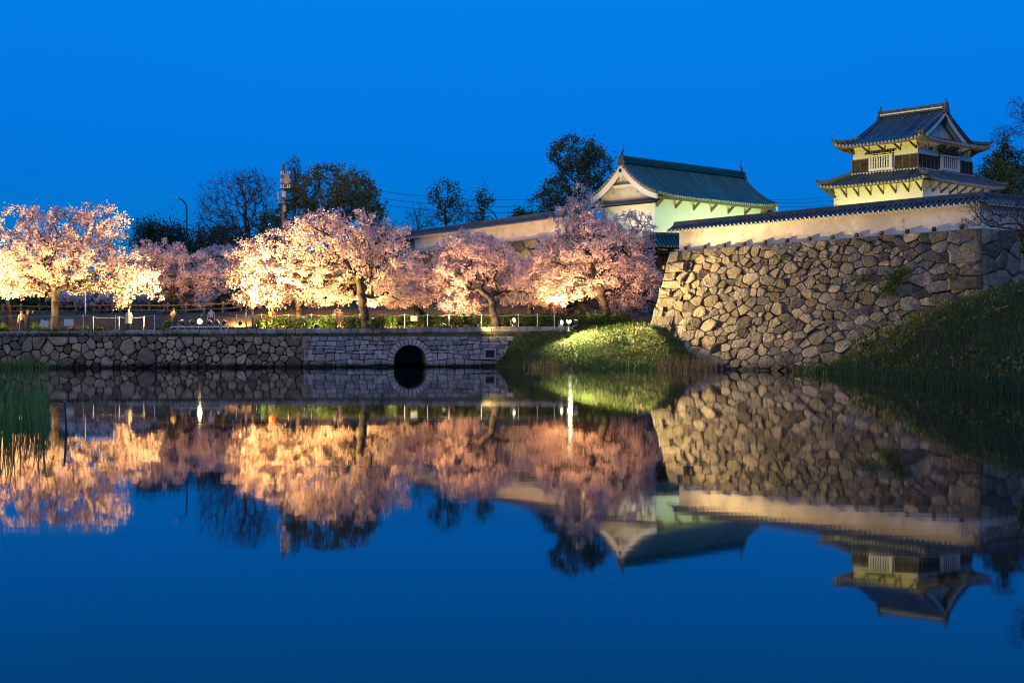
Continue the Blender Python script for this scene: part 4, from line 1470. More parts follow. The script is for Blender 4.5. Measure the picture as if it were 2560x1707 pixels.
cherry('wide cherry tree glowing white-gold with straight slim trunk at the left edge', 107.5, [(139, 826), (138, 790), (137, 755), (138, 726), (136, 700)],
       [(150, 660, 215, 62, 0, 4.6, 330), (200, 580, 130, 60, 0, 3.2, 110), (330, 690, 66, 52, -1, 2.6, 100), (60, 640, 130, 90, 1, 4, 170), (302, 752, 18, 26, -1, .6, 18), (385, 735, 20, 18, -1, 1, 14),
        (250, 540, 70, 35, 0, 1.6, 26), (110, 535, 110, 30, 0, 2.6, 40), (60, 725, 90, 22, 0, 2.4, 50), (230, 720, 80, 18, 0, 2.2, 40)], 9600, cap=.26)
cherry('cherry tree cut off by the left edge with dark slender trunk behind a bush', 112, [(24, 815), (22, 775), (18, 745), (10, 715)],
       [(-40, 670, 120, 70, 0, 3.5, 160), (30, 715, 70, 25, 0, 2, 40)], 3200, cap=.22)
cherry('pink dim cherry tree half hidden behind the wide left one', 124, [(415, 800), (420, 770), (428, 740), (432, 712)],
       [(450, 690, 105, 62, 0, 4, 210), (400, 640, 70, 45, 0, 3, 70), (530, 700, 50, 45, 0, 2.5, 60), (370, 700, 50, 40, 0, 2.4, 50), (470, 750, 80, 22, 0, 2, 40)], 6400, cap=.25)
cherry('largest cherry tree, brightest crown in the middle with thick leaning trunk', 108.0, [(918, 828), (913, 800), (906, 765), (903, 735), (900, 700), (893, 670)],
       [(770, 650, 190, 85, 0, 4.8, 380), (860, 575, 125, 55, 0, 3.4, 130), (965, 665, 85, 80, 0, 3.6, 140), (640, 700, 75, 55, 0, 3, 110), (790, 560, 80, 30, 0, 2, 40), (1000, 575, 40, 25, 0, 1.2, 14), (620, 640, 60, 40, 0, 2, 50), (660, 745, 90, 28, -.5, 2.4, 70), (800, 740, 110, 26, .5, 2.8, 70), (980, 745, 80, 26, 0, 2.6, 60), (580, 690, 50, 40, .5, 2, 40)],
       12500, cap=.36, start=3)
cherry('cherry tree with thin straight trunk tucked behind the largest crown', 116, [(748, 805), (747, 775), (744, 745), (735, 715)],
       [(700, 690, 110, 55, 0, 3.2, 150)], 3200, cap=.2)
cherry('leaning dark-trunked cherry tree right of the culvert behind the rope fence', 113, [(1072, 805), (1058, 785), (1035, 768), (1010, 752), (995, 735)],
       [(1040, 710, 75, 55, 0, 3, 120), (980, 730, 55, 35, 0, 2.4, 50)], 3000, cap=.27)
cherry('round pink cherry tree with forked dark trunk above the end of the cut stones', 108.5, [(1240, 824), (1237, 790), (1232, 762), (1226, 742), (1200, 722)],
       [(1190, 660, 105, 72, 0, 4, 260), (1150, 720, 55, 40, 0, 2.5, 60), (1270, 700, 60, 50, 0, 2.6, 70), (1160, 600, 70, 30, 0, 2, 40), (1155, 765, 60, 20, -.5, 1.4, 46), (1080, 690, 60, 60, .5, 2.4, 70), (1290, 740, 60, 26, 0, 1.8, 40)], 8200, cap=.32, start=2)
cherry('pink cherry tree with two-stemmed trunk lit from the ground lamp behind it', 114.5, [(1322, 795), (1326, 770), (1332, 742), (1338, 720)],
       [(1325, 700, 85, 58, 0, 3.2, 170), (1370, 740, 40, 36, -1, 1.6, 40), (1385, 768, 26, 14, -1.2, .8, 16)], 3900, cap=.25)
cherry('tallest pink cherry tree in front of the gatehouse with leaning trunk', 110.5, [(1522, 800), (1512, 765), (1503, 735), (1490, 700), (1478, 665), (1470, 630)],
       [(1490, 650, 140, 92, 0, 4.4, 330), (1455, 545, 75, 55, 0, 2.6, 90), (1595, 700, 58, 55, 0, 2.2, 90), (1390, 650, 60, 60, 0, 2.8, 80), (1455, 490, 32, 35, 0, 1, 20), (1580, 580, 58, 60, 0, 2, 80), (1400, 735, 60, 30, -.5, 1.6, 40), (1560, 765, 60, 24, 0, 1.6, 40), (1600, 640, 40, 50, 0, 1.6, 40)],
       10000, cap=.33, start=3)
cherry('unlit violet cherry tree far behind the dark gap left of the largest one', 160, [(560, 790), (560, 740), (562, 700)],
       [(565, 645, 75, 28, 0, 4, 150)], 3000, tip=.02, size=.26)
cherry('unlit violet cherry tree seen below the wide left crown', 150, [(250, 790), (250, 775), (252, 762)],
       [(255, 745, 125, 26, 0, 4, 150)], 2600, tip=.02, size=.24)


def leafy(name, label, Y, trunk_px, specs, n, size, m, group=None, tip=.03, bark=m_bark_grey, cap=.4, base=None, jit=.35, bias=1.4, bf=.3, cat='tree', start=None):
    trunk = [at(x, y, Y) for x, y in trunk_px]
    b = trunk[0]
    if base is not None: b.z = base
    t = thing(name, label, cat, b, group)
    pts = ell_points(px_ell(Y, specs), NR, bias)
    nodes, par = grow(trunk, pts, bf, start if start is not None else max(0, len(trunk) - 2))
    r = radii(nodes, par, tip, 2.3, cap)
    for i in range(len(trunk)): r[i] = max(r[i], cap * (1 - .4 * i / len(trunk)))
    limb_mesh(nodes, par, r, 'trunk', bark, t, len(trunk), .05)
    if n:
        P = along_twigs(nodes, par, r, n, .12, jit)
        V, Q = leaf_quads(P, size)
        np_obj('crown', V, Q, m, t)
    return t


def bare(name, label, Y, trunk_px, specs, tip=.018, group=None, cap=.3, bf=.45, base=None, twigs=2, tl=.7, start=None, bias=1.0):
    trunk = [at(x, y, Y) for x, y in trunk_px]
    b = trunk[0]
    if base is not None: b.z = base
    t = thing(name, label, 'tree', b, group)
    pts = ell_points(px_ell(Y, specs), NR, bias)
    nodes, par = grow(trunk, pts, bf, start if start is not None else max(0, len(trunk) - 2))
    r = radii(nodes, par, tip, 2.4, cap)
    for i in range(len(trunk)): r[i] = max(r[i], cap * (1 - .5 * i / len(trunk)))
    limb_mesh(nodes, par, r, 'trunk', m_bark_grey, t, len(trunk), .05)
    k = MB()
    for i in range(len(trunk), len(nodes)):
        d = nodes[i] - nodes[par[i]]; d = d / (np.linalg.norm(d) + 1e-6)
        for _ in range(twigs):
            e = d + NR.normal(size=3) * .55 + np.array([0, 0, .25]); e = e / np.linalg.norm(e) * tl * RND.uniform(.5, 1.2)
            k.tube([nodes[i], nodes[i] + e * .5 + NR.normal(size=3) * .04, nodes[i] + e], [tip, tip * .8, tip * .5], 3, False)
    tag(k.build('twigs', m_bark_grey, t), kind='stuff')
    return t


BG = 'trees behind the bank'
bare('bare_tree', 'wide bare tree silhouette left of the utility pole', 165, [(625, 760), (624, 640), (620, 580), (612, 545)],
     [(590, 510, 105, 88, 0, 4, 560), (640, 470, 60, 45, 0, 3, 170), (540, 560, 55, 50, 0, 3, 150)], group=BG, base=4.6, tip=.018, twigs=3, cap=.32)
bare('bare_tree', 'narrow bare spire-shaped tree behind the utility pole', 190, [(736, 760), (736, 560), (735, 470), (735, 420)],
     [(735, 425, 20, 38, 0, 1.2, 130), (735, 470, 26, 40, 0, 1.4, 100)], group=BG, base=4.6, tip=.02, cap=.22, tl=.6)
leafy('zelkova_tree', 'broad olive-green leafing tree right of the utility pole', 170, [(820, 770), (822, 640), (825, 580), (830, 545)],
      [(830, 480, 125, 70, 0, 5, 300), (900, 510, 75, 60, 0, 4, 120), (740, 530, 60, 40, 0, 3.5, 80), (930, 540, 50, 25, 0, 2, 40)], 10500, .26, m_leaf_olive, BG, cap=.35, base=4.6, jit=.32)
leafy('young_tree', 'sparse upright green tree standing behind the tiled wall end', 200, [(1118, 760), (1118, 600), (1115, 560), (1112, 530)],
      [(1110, 485, 50, 38, 0, 2.5, 120), (1125, 530, 45, 30, 0, 2.5, 70)], 1300, .27, m_leaf_green, BG, cap=.2, base=5, jit=.4, tip=.028)
leafy('young_tree', 'small tufted green tree near the right street lamp', 205, [(1204, 760), (1205, 600), (1206, 560), (1207, 530)],
      [(1212, 495, 26, 28, 0, 1.6, 60), (1195, 540, 30, 20, 0, 1.6, 36)], 900, .27, m_leaf_green, BG, cap=.16, base=5, jit=.4)
bare('bare_tree', 'thin bare sapling clump left of the sparse green tree', 195, [(1050, 760), (1048, 620), (1045, 580)],
     [(1045, 545, 34, 40, 0, 2, 110), (1080, 560, 30, 30, 0, 2, 60)], group=BG, base=5, tip=.02, cap=.14)
bare('bare_tree', 'thin bare sapling between the two sparse green trees', 195, [(1165, 760), (1165, 620), (1165, 580)],
     [(1165, 540, 30, 45, 0, 2, 100)], group=BG, base=5, tip=.02, cap=.12)
leafy('camphor_tree', 'tall dark camphor tree rising behind the gatehouse gable', 195, [(1445, 700), (1446, 600), (1448, 540), (1450, 490)],
      [(1440, 385, 72, 48, 0, 4, 190), (1490, 420, 46, 60, 0, 3.5, 120), (1410, 480, 60, 45, 0, 3.5, 110), (1370, 505, 46, 34, 0, 3, 70), (1450, 450, 60, 70, 0, 3, 110)], 11000, .26, m_leaf_dark, BG, cap=.6, base=5, jit=.3, bias=1.6)
leafy('round_shrub', 'low rounded green shrub peeping over the far plaster wall', 180, [(1318, 640), (1318, 600), (1318, 570)],
      [(1318, 540, 36, 18, 0, 2.2, 60), (1290, 552, 20, 12, 0, 1.5, 24)], 2200, .25, m_leaf_green, BG, cap=.1, base=8, cat='shrub')
for (x, y, rx, ry, lab) in ((372, 575, 34, 38, 'dark pine with ragged top left of the left street lamp'), (425, 580, 42, 45, 'dark pine close to the left street lamp'), (500, 600, 62, 50, 'dense dark pine mass right of the left street lamp')):
    leafy('pine_tree', lab, 172, [(x, 770), (x, 660), (x, 600)], [(x, y, rx, ry * .5, 0, 2.4, 110), (x - rx * .3, y + 30, rx, ry * .6, 0, 2.6, 90), (x + rx * .2, y + 55, rx * 1.1, ry * .6, 0, 2.6, 80)], 3200, .24, m_pine, 'dark pines behind the left cherry trees', cap=.2, base=4.6, jit=.6, start=0)
# dark shrub masses that close the view below the crowns
for i, (x, w, y, lab) in enumerate(((-20, 130, 700, 'dark hedge mass at the far left behind the cherry trees'), (200, 130, 720, 'dark hedge mass behind the wide left cherry'), (440, 130, 650, 'dark hedge mass behind the dim cherry'),
                                    (640, 130, 625, 'dark hedge mass below the bare tree'), (840, 130, 650, 'dark hedge mass behind the largest cherry'), (985, 70, 690, 'dark hedge mass at the end of the far rampart'))):
    leafy('dark_shrub', lab, 168 + i, [(x, 780), (x, 765), (x, 750)], [(x, y + 30, w, 60, 0, 4, 160), (x + 20, y + 70, w, 50, 0, 4, 100), (x, 765, w * 1.15, 34, -1, 3, 130)], 9500, .42, m_leaf_dark, 'dark hedge behind the cherry trees', cap=.15, base=4.6, jit=.5, cat='shrub', start=0)
for x, y, w, h, lab in ((565, 605, 70, 45, 'dark broadleaf tree below the wide bare tree'), (690, 575, 50, 50, 'dark broadleaf tree at the foot of the utility pole'), (930, 600, 70, 40, 'dark broadleaf tree below the right side of the olive-green tree'), (1050, 610, 60, 34, 'dark broadleaf tree behind the left end of the far plaster wall')):
    leafy('broadleaf_tree', lab, 182, [(x, 770), (x, 690), (x, 640)], [(x, y, w, h, 0, 3, 150), (x + 10, y + 60, w * 1.1, 45, 0, 3, 110)], 5600, .26, m_leaf_dark, BG, cap=.2, base=4.6, jit=.35, start=0)
# right side
RG = 'trees right of the tower'
leafy('ivy_tree', 'ivy-wrapped tree with thin crown right of the tower', 135, [(2500, 640), (2502, 500), (2505, 420), (2508, 370)],
      [(2506, 395, 22, 50, 0, 1.2, 90), (2500, 460, 36, 50, 0, 1.6, 90), (2540, 430, 28, 60, 0, 1.6, 70)], 4200, .2, m_leaf_dark, RG, cap=.22, base=8.3, jit=.25)
bare('bare_tree', 'bare twiggy crown above the ivy-wrapped tree', 136, [(2512, 640), (2512, 420), (2510, 370)], [(2508, 340, 32, 22, 0, 1.6, 110), (2540, 400, 30, 40, 0, 1.6, 90)], group=RG, base=8.3, tip=.014, cap=.15, tl=.5)
leafy('thicket', 'rusty leafed thicket between tower and right edge', 132, [(2500, 640), (2500, 560), (2500, 520)],
      [(2495, 455, 50, 45, 0, 2, 150), (2545, 470, 40, 50, 0, 2, 110), (2480, 420, 36, 26, 0, 1.6, 60), (2450, 480, 40, 24, 0, 1.6, 70)], 6500, .17, m_leaf_olive, RG, cap=.12, base=8.3, jit=.3, cat='shrub', tip=.016)
bare('bare_tree', 'bare branches reaching in at the upper right edge', 90, [(2660, 720), (2655, 520), (2640, 420), (2610, 340)],
     [(2560, 270, 42, 36, 0, 1, 70), (2555, 320, 30, 26, 0, 1, 40), (2610, 340, 30, 60, 0, 1, 60)], group=RG, base=5.5, tip=.012, cap=.16, tl=.4)
bare('bare_tree', 'bare spreading branches before the right corner of the plaster wall', 76, [(2640, 720), (2630, 660), (2600, 610), (2570, 575)],
     [(2500, 545, 90, 28, 0, 1, 190), (2450, 520, 60, 20, 0, .8, 60), (2550, 500, 30, 45, 0, .8, 60), (2530, 590, 40, 22, 0, .8, 50), (2420, 560, 26, 14, 0, .5, 24)], group=RG, base=5.0, tip=.010, cap=.10, tl=.35)
leafy('dark_bush', 'dark rounded bush cut by the right edge above the hill', 78, [(2575, 690), (2575, 660), (2575, 630)],
      [(2580, 590, 32, 60, 0, .8, 90)], 2600, .13, m_leaf_dark, RG, cap=.06, base=5.0, jit=.12, cat='shrub', start=0)


# ------------------------------------------------------------------ shrubs along the fence
def bush(label, px, Y, w, h, n, m=m_leaf_hedge, group='azalea bushes along the bank', size=.12):
    c = at(px, 815, Y); c.z = bank_z(c.x, c.y)
    t = thing('azalea_bush', label, 'bush', c, group)
    k = MB()
    for _ in range(7):
        e = c + Vector((RND.gauss(0, w * .28), RND.gauss(0, w * .2), h * RND.uniform(.5, .9)))
        k.tube([c - Vector((0, 0, .05)), (c + e) / 2 + Vector((RND.gauss(0, .05), 0, .05)), e], [.02, .015, .008], 4, False)
    k.build('stem', m_bark, t)
    v = NR.normal(size=(n, 3)); v /= np.linalg.norm(v, axis=1)[:, None]
    v *= (NR.random(n) ** .35)[:, None] * (1 + .25 * np.sin(v[:, :1] * 7 + px))
    P = np.array(c) + np.array([0, 0, h * .5]) + v * np.array([w * .5, w * .4, h * .55])
    P = P[P[:, 2] > c.z]
    V, Q = leaf_quads(P, size)
    np_obj('foliage', V, Q, m, t)


spec = [(8, 107.5, .9, .7, 'small bright bush at the left edge of the bank'), (90, 109, 1.2, .7, 'bright low bush beside the person in dark clothes'), (210, 109, .7, .4, 'tiny bush right of the second placard'),
        (248, 108, .7, .35, 'small weed bush between two rope posts'), (422, 108.5, .8, .8, 'bush at the left end of the floodlight rack')]
for px, Y, w, h, lab in spec: bush(lab, px, Y, w, h, 420, group=None)
rowx = [(652, 'first'), (687, 'second'), (716, 'third'), (750, 'fourth'), (775, 'fifth'), (808, 'sixth'), (828, 'seventh')]
for px, od in rowx: bush(f'{od} lamplit yellow-green bush from the left in the row left of the largest trunk', px, 108 + RND.random() * .5, RND.uniform(.95, 1.35), RND.uniform(.72, 1.0), 620)
bush('ragged bush hanging over the kerb at the foot of the largest cherry', 940, 106.1, 1.5, .8, 700)
for px, lab in ((873, 'lamplit bush touching the left side of the largest cherry trunk'), (893, 'rounded lamplit bush behind the largest cherry trunk'), (948, 'lamplit bush just right of the largest cherry trunk'), (978, 'second lamplit bush right of the largest cherry trunk')):
    bush(lab, px, 108.4, 1.25, .95, 620)
ords = ['first', 'second', 'third', 'fourth', 'fifth', 'sixth', 'seventh', 'eighth', 'ninth', 'tenth', 'eleventh', 'twelfth', 'thirteenth']
for i, px in enumerate((1012, 1045, 1080, 1112, 1150, 1182, 1206, 1270, 1302, 1330, 1362, 1392)):
    bush(f'{ords[i]} dim hedge bush from the left in the row beneath the pink cherries', px, 109 + RND.random(), RND.uniform(1.3, 1.6), RND.uniform(.9, 1.25), 760)
for i, px in enumerate((1440, 1472, 1500, 1535, 1556)):
    bush(f'{ords[i]} dark green bush from the left at the foot of the tallest cherry', px, 110, RND.uniform(1.3, 1.7), RND.uniform(.9, 1.15), 800)
# a young shrub beside the rack, catching the lamp
leafy('blossom_shrub', 'slender young shrub with pale blossoms behind the floodlight rack', 110.5, [(507, 815), (506, 790), (505, 765)],
      [(508, 740, 26, 30, 0, .9, 70)], 520, .11, m_blossom, None, tip=.01, cap=.03, base=2.6, jit=.08, cat='shrub', start=0)


# ------------------------------------------------------------------ floodlights
def aim(o, d):
    o.rotation_euler = d.to_track_quat('-Z', 'Y').to_euler()


def flood(label, pos, target, power, color, angle=70, blend=.6, r=.16, lens=None, group='floodlights', stand=.45, base_z=None, soft=.12):
    pos = Vector(pos); target = Vector(target); d = (target - pos).normalized()
    foot = Vector((pos.x, pos.y, pos.z - stand if base_z is None else base_z))
    t = thing('floodlight', label, 'floodlight', foot, group)
    k = MB(); k.tube([pos - d * .30, pos - d * .24, pos - d * .02, pos], [.45 * r, .75 * r, r, r * 1.08], 12)
    k.build('housing', m_black, t, False)
    k = MB(); k.tube([pos + d * .004, pos + d * .02], [r * .95, r * .92], 14); k.build('lens', lens or m_lens_dim, t)
    s = d.cross(Vector((0, 0, 1))); s = s.normalized() if s.length > .1 else Vector((1, 0, 0))
    k = MB(); q = pos - d * .14; low = Vector((q.x, q.y, foot.z))
    k.tube([q + s * r * 1.1, q + s * r * 1.1 - Vector((0, 0, r * 1.5)), q - s * r * 1.1 - Vector((0, 0, r * 1.5)), q - s * r * 1.1], .018, 5)
    k.tube([q - Vector((0, 0, r * 1.5)), low], .022, 6); k.build('yoke', m_steel, t)
    k = MB(); k.box(low + Vector((0, 0, .02)), (.3, .3, .04)); k.build('base_plate', m_steel, t)
    l = bpy.data.lights.new('floodlight_beam', 'SPOT'); l.energy = power; l.color = color; l.spot_size = rad(angle); l.spot_blend = blend; l.shadow_soft_size = soft
    lo = obj('floodlight_beam', l, t, pos + d * .06); aim(lo, d)
    return t


WARM = (1, .60, .22); GOLD = (1, .65, .20); AMBER = (1, .57, .24); GREENISH = (.76, 1.0, .38); YELLOW = (1, .82, .15)
# rack of six lamps on a low white frame
rack = thing('lamp_rack', 'low white metal frame carrying the row of floodlights on the bank', 'rack', at(498, 822, 105.2))
zr = bank_z(*at(498, 822, 105.2).xy)
pA, pB = at(427, 820, 105.2), at(570, 820, 105.2)
k = MB()
for dy in (-.25, .25):
    k.tube([Vector((pA.x, pA.y + dy, zr + .22)), Vector((pB.x, pB.y + dy, zr + .22))], .03, 6)
k.build('rail', m_white, rack)
for i in range(9):
    q = pA.lerp(pB, i / 8)
    k = MB(); k.tube([Vector((q.x, q.y - .25, zr - .1)), Vector((q.x, q.y - .25, zr + .22)), Vector((q.x, q.y + .25, zr + .22)), Vector((q.x, q.y + .25, zr - .1))], .024, 5); k.build('leg', m_white, rack)
RKG = 'floodlights on the white rack'
zt = zr + .62
rx = [at(x, 800, 105.2).x for x in (453, 477, 500, 527, 545, 562)]
T1c, T3c = at(300, 650, 107), at(720, 650, 108)
flood('leftmost floodlight on the white rack, turned to the left cherry', (rx[0], 105.2, zt), at(330, 670, 107.5), 3000, GOLD, 72, .7, group=RKG, base_z=zr + .24)
flood('second floodlight from the left on the white rack', (rx[1], 105.2, zt), at(200, 590, 108.5), 12000, GOLD, 90, .9, group=RKG, base_z=zr + .24)
flood('glaring floodlight facing the water in the middle of the white rack', (rx[2], 105.1, zt), at(520, 860, 60), 120, WARM, 100, .8, r=.2, lens=m_lens, group=RKG, base_z=zr + .24)
flood('fourth floodlight from the left on the white rack', (rx[3], 105.2, zt), at(720, 610, 108), 7500, GOLD, 92, .9, group=RKG, base_z=zr + .24)
flood('fifth floodlight from the left on the white rack', (rx[4], 105.2, zt), at(840, 580, 108.5), 20000, GOLD, 80, .9, group=RKG, base_z=zr + .24)
flood('rightmost floodlight on the white rack, turned to the largest cherry', (rx[5], 105.2, zt), at(690, 640, 108), 2200, GOLD, 70, .8, group=RKG, base_z=zr + .24)
GF = 'ground floodlights'
flood('floodlight outside the left edge lighting the wide cherry', (at(-110, 800, 104.5).x, 104.5, 3.2), at(100, 610, 108), 12500, GOLD, 110, .9, group=GF)
flood('small lamp at the foot of the wide left cherry', (at(178, 800, 105.6).x, 105.6, 2.85), at(150, 600, 109), 420, GOLD, 150, .9, group=GF, stand=.25)
flood('small lamp right of the largest cherry trunk behind the rope fence', (at(934, 790, 109.6).x, 109.6, 3.7), at(880, 640, 108.6), 2000, GOLD, 150, .9, group=GF)
flood('added lamp between the bushes lighting the largest cherry from the left', (at(790, 800, 106.2).x, 106.3, 3.15), at(870, 600, 108.5), 1500, GOLD, 130, .9, group=GF, stand=.3)  # extra lamp put in to brighten bushes and crown
flood('lamp among the bushes below the round pink cherry', (at(1110, 800, 107).x, 107.3, 3.2), at(1180, 650, 107.5), 2600, AMBER, 150, .9, group=GF)
flood('ground lamp burning in the low blossoms left of the tallest cherry', (at(1392, 782, 112).x, 112.0, 3.9), at(1400, 660, 112), 3600, WARM, 160, .8, group=GF, lens=m_lens)
flood('lamp behind the hedge below the tallest cherry', (at(1440, 800, 107.6).x, 107.8, 3.5), at(1500, 620, 108.5), 2600, AMBER, 150, .9, group=GF)
flood('glaring white floodlight on the grass slope facing the water', at(1424, 804, 106.6), at(1500, 868, 104.2), 2500, (1, .88, .42), 172, .5, r=.16, lens=m_lens, group=GF, stand=.7)
flood('wall floodlight standing on the bank beside the glaring one', at(1404, 806, 107.4), Vector((19, 93.5, 3.6)), 9800, (1, .71, .31), 70, .8, r=.18, group=GF, stand=.7)
flood('small lamp in the grass at the left foot of the rampart', at(1626, 820, 104.6), Vector((13.5, 100.5, 8.0)), 520, (1, .78, .32), 120, .7, r=.12, group=GF, stand=.15)
flood('second wall floodlight behind the round pink cherry', at(1285, 800, 107.9), Vector((22.5, 89.5, 8.8)), 25000, (1, .64, .24), 44, .8, r=.18, group=GF, stand=.5)
# castle lamps behind the walls
CF = 'floodlights hidden behind the castle walls'
pt = T(2.0, -7.5, RT + .6); flood('floodlight on the terrace before the left face of the tower', T(3.4, -24, RT + .75), T(3.2, 0, 17.2), 6800, YELLOW, 34, .6, group=CF, base_z=RT - .06)
pt = T(5.6, -6.0, RT + .39); flood('second floodlight on the terrace before the tower', pt, T(4.5, 0, 15.5), 420, (.80, 1, .28), 110, .8, group=CF)
pt = T(-7.0, 5.0, RT + .39); flood('floodlight on the terrace before the right face of the tower', pt, T(0, 4.5, 18), 420, (1, .85, .6), 100, .8, group=CF)
for a_ in (4.5, 10.0, 15.5):
    flood({4.5: 'first', 10.0: 'second', 15.5: 'third'}[a_] + ' floodlight from the left below the gatehouse wall', G(a_, -7.5, RT + .3), G(a_, 1, 13.2), 1150, GREENISH, 120, .8, group=CF)
flood('floodlight on the far rampart lighting the gatehouse gable', G(-7, 2.5, AT + .6), G(0, 4.4, 17), 1000, (1, .66, .30), 70, .8, group=CF)
flood('floodlight on the abutment lighting the side wall of the gatehouse', G(-5, 1.0, AT + .5), G(1, 3.0, 12.5), 500, (.9, 1, .6), 120, .8, group=CF)
for i in range(3):
    a_ = LLN * (.80, .50, .2)[i]
    q = LA0 + LD * a_ + LN * 6.5; q.z = bank_z(q.x, q.y) + .45
    flood(('right', 'middle', 'left')[i] + ' ground lamp below the far rampart lighting its plaster wall', q, LA0 + LD * (a_ + .5) + Vector((0, 0, LT + 1.2)), (1500, 1150, 1000)[i], (1, .62, .28), 75, .9, group='lamps below the far rampart', stand=.4)
for x, lab in ((600, 'added low lamp behind the white-shirted visitor lighting the brown bank'), (700, 'added low lamp behind the bushes lighting the brown bank below the largest cherry'), (840, 'added low lamp behind the pink-clad visitor lighting the brown bank'),
               (1000, 'added low lamp behind the hedge right of the largest trunk'), (1140, 'added low lamp behind the hedge below the round pink cherry'), (1270, 'added low lamp behind the hedge below the two-stemmed cherry')):
    q = at(x, 800, 113.5); q.z = bank_z(q.x, q.y) + .4
    flood(lab, q, at(x + 20, 775, 124), 1500, (1, .50, .17), 165, .9, group='added low lamps behind the hedge')  # added lamps, there to give the bank a warm glow
for x, x2, pw_, lab in ((640, 800, 600, 'added low lamp at the left end of the bright bush row'), (760, 900, 420, 'added low lamp before the bright bush row'), (955, 1100, 420, 'added low lamp before the dim hedge right of the largest trunk'), (1200, 1300, 220, 'added low lamp left of the forked cherry trunk')):
    q = at(x, 806, 106.9); q.z = bank_z(q.x, q.y) + .35
    flood(lab, q, at(x2, 806, 108.6), pw_, (1, .74, .26), 150, .9, group='added low lamps before the hedge', stand=.3, r=.1)  # invented lamps that brighten the bushes along the fence
# ------------------------------------------------------------------ fences, signs, small things on the bank
def rope_fence(label, posts, Y, y_top, sag=.07, m_post=m_white, rope_m=m_rope):
    ps = []
    for x in posts:
        p = at(x, y_top, Y); z0 = bank_z(p.x, p.y) - .1
        ps.append((p, z0))
    t = thing('rope_fence', label, 'fence', (ps[0][0].x, ps[0][0].y, ps[0][1]))
    for p, z0 in ps:
        k = MB(); tl_ = RND.gauss(0, .03)
        k.tube([(p.x, p.y, z0), (p.x + tl_, p.y, p.z), (p.x + tl_, p.y, p.z + .03)], [.027, .027, .012], 8); k.build('post', m_post, t)
    for (p, _), (q, _) in zip(ps[:-1], ps[1:]):
        k = MB()
        pts = [p.lerp(q, s / 8) - Vector((0, 0, .06 + 4 * sag * (s / 8) * (1 - s / 8))) for s in range(9)]
        k.tube(pts, .011, 5, False); k.build('rope', rope_m, t)
    return t


rope_fence('white rope fence on the bank below the wide left cherry', [-60, 49, 129, 209, 289, 387], 104.3, 787)
rope_fence('second rope fence line a step behind the left one', [234, 298, 359], 107.2, 791)
rope_fence('white rope fence before the bushes in the middle of the bank', [591, 654, 721, 780, 839, 899, 957, 1012, 1069, 1123, 1204, 1296, 1343, 1386], 108.3, 785)
SGN = 'blank white placards on the rope fences'
for x, y, w, h, tl_, lab in ((111, 809, 21, 16, .18, 'tilted white placard left of the slim cherry trunk'), (172, 806, 24, 17, 0, 'large white placard right of the slim cherry trunk'),
                             (761, 798, 16, 14, .03, 'white placard hanging among the bright bushes'), (1035, 796, 17, 13, .02, 'white placard hanging above the culvert side of the hedge'),
                             (1403, 811, 10, 14, 0, 'small grey-white box sign beside the glaring slope lamp')):
    Yp = 104.2 if x < 400 else 108.2
    p = at(x, y, Yp); s = Yp / F
    ax = Vector((math.cos(tl_), 0, -math.sin(tl_))); az = Vector((math.sin(tl_), 0, math.cos(tl_)))
    t = thing('placard', lab, 'sign', p - az * (h * s / 2), SGN)
    k = MB(); k.box(p, (w * s, .02, h * s), ax, (0, 1, 0), az); k.build('board', m_card, t)
    k = MB()
    for q in (-.3, .3):
        k.tube([p + ax * (q * w * s) + az * (h * s * .5), p + ax * (q * w * s) + az * (h * s * .5 + .14)], .008, 4)
    if x in (172, 1403): k.tube([p - az * (h * s * .5), p - az * (h * s * .5 + .35)], .02, 5)
    k.build('tie', m_rope, t)

# timber rail fence along the path
tf = thing('timber_fence', 'brown timber post and rail fence behind the left cherry trees', 'fence', at(60, 800, 121))
pxs = list(range(-40, 640, 46))
tops = []
for x in pxs:
    p = at(x, 768, 121); z0 = bank_z(p.x, p.y)
    k = MB(); k.tube([(p.x, p.y, z0 - .2), (p.x, p.y, z0 + 1.05)], .10, 7); k.build('post', m_wood, tf); tops.append((p.x, p.y, z0))
for a, b in zip(tops[:-1], tops[1:]):
    for h in (.4, .82):
        k = MB(); k.tube([(a[0], a[1] - .08, a[2] + h), (b[0], b[1] - .08, b[2] + h)], .065, 6); k.build('rail', m_wood, tf)

p = at(213.6, 770, 118); q = at(213.6, 727, 118)
t = thing('marker_pole', 'thin white pole standing on the path right of the slim cherry trunk', 'pole', (p.x, p.y, bank_z(p.x, p.y)))
k = MB(); k.tube([(p.x, p.y, bank_z(p.x, p.y)), (p.x, p.y, q.z)], .05, 7); k.build('pole', m_white, t)
k = MB(); k.tube([(p.x, p.y, q.z), (p.x, p.y, q.z + .06)], [.06, .02], 7); k.build('cap', m_white, t)

p0, p1 = wat(166, 1078), at(161, 1003, 29.6)
t = thing('water_stake', 'thin bluish pipe leaning out of the water by the near reeds', 'stake', p0)
k = MB(); k.tube([p0 - Vector((0, 0, .4)), p0, p1], .022, 8); k.build('pipe', m_steel, t)
k = MB(); k.tube([p1, p1 + (p1 - p0).normalized() * .02], [.026, .02], 8); k.build('cap', m_steel, t)

a, b = at(1649, 832, 103.6), at(1664, 838, 102.2)
t = thing('drain_pipe', 'short white drain pipe sticking out of the grass by the rampart', 'pipe', b)
k = MB(); k.tube([a, b], .115, 10); k.build('pipe', m_concrete, t)
k = MB(); k.tube([b - (b - a).normalized() * .01, b + (b - a).normalized() * .012], .085, 10); k.build('bore', m_shade, t)

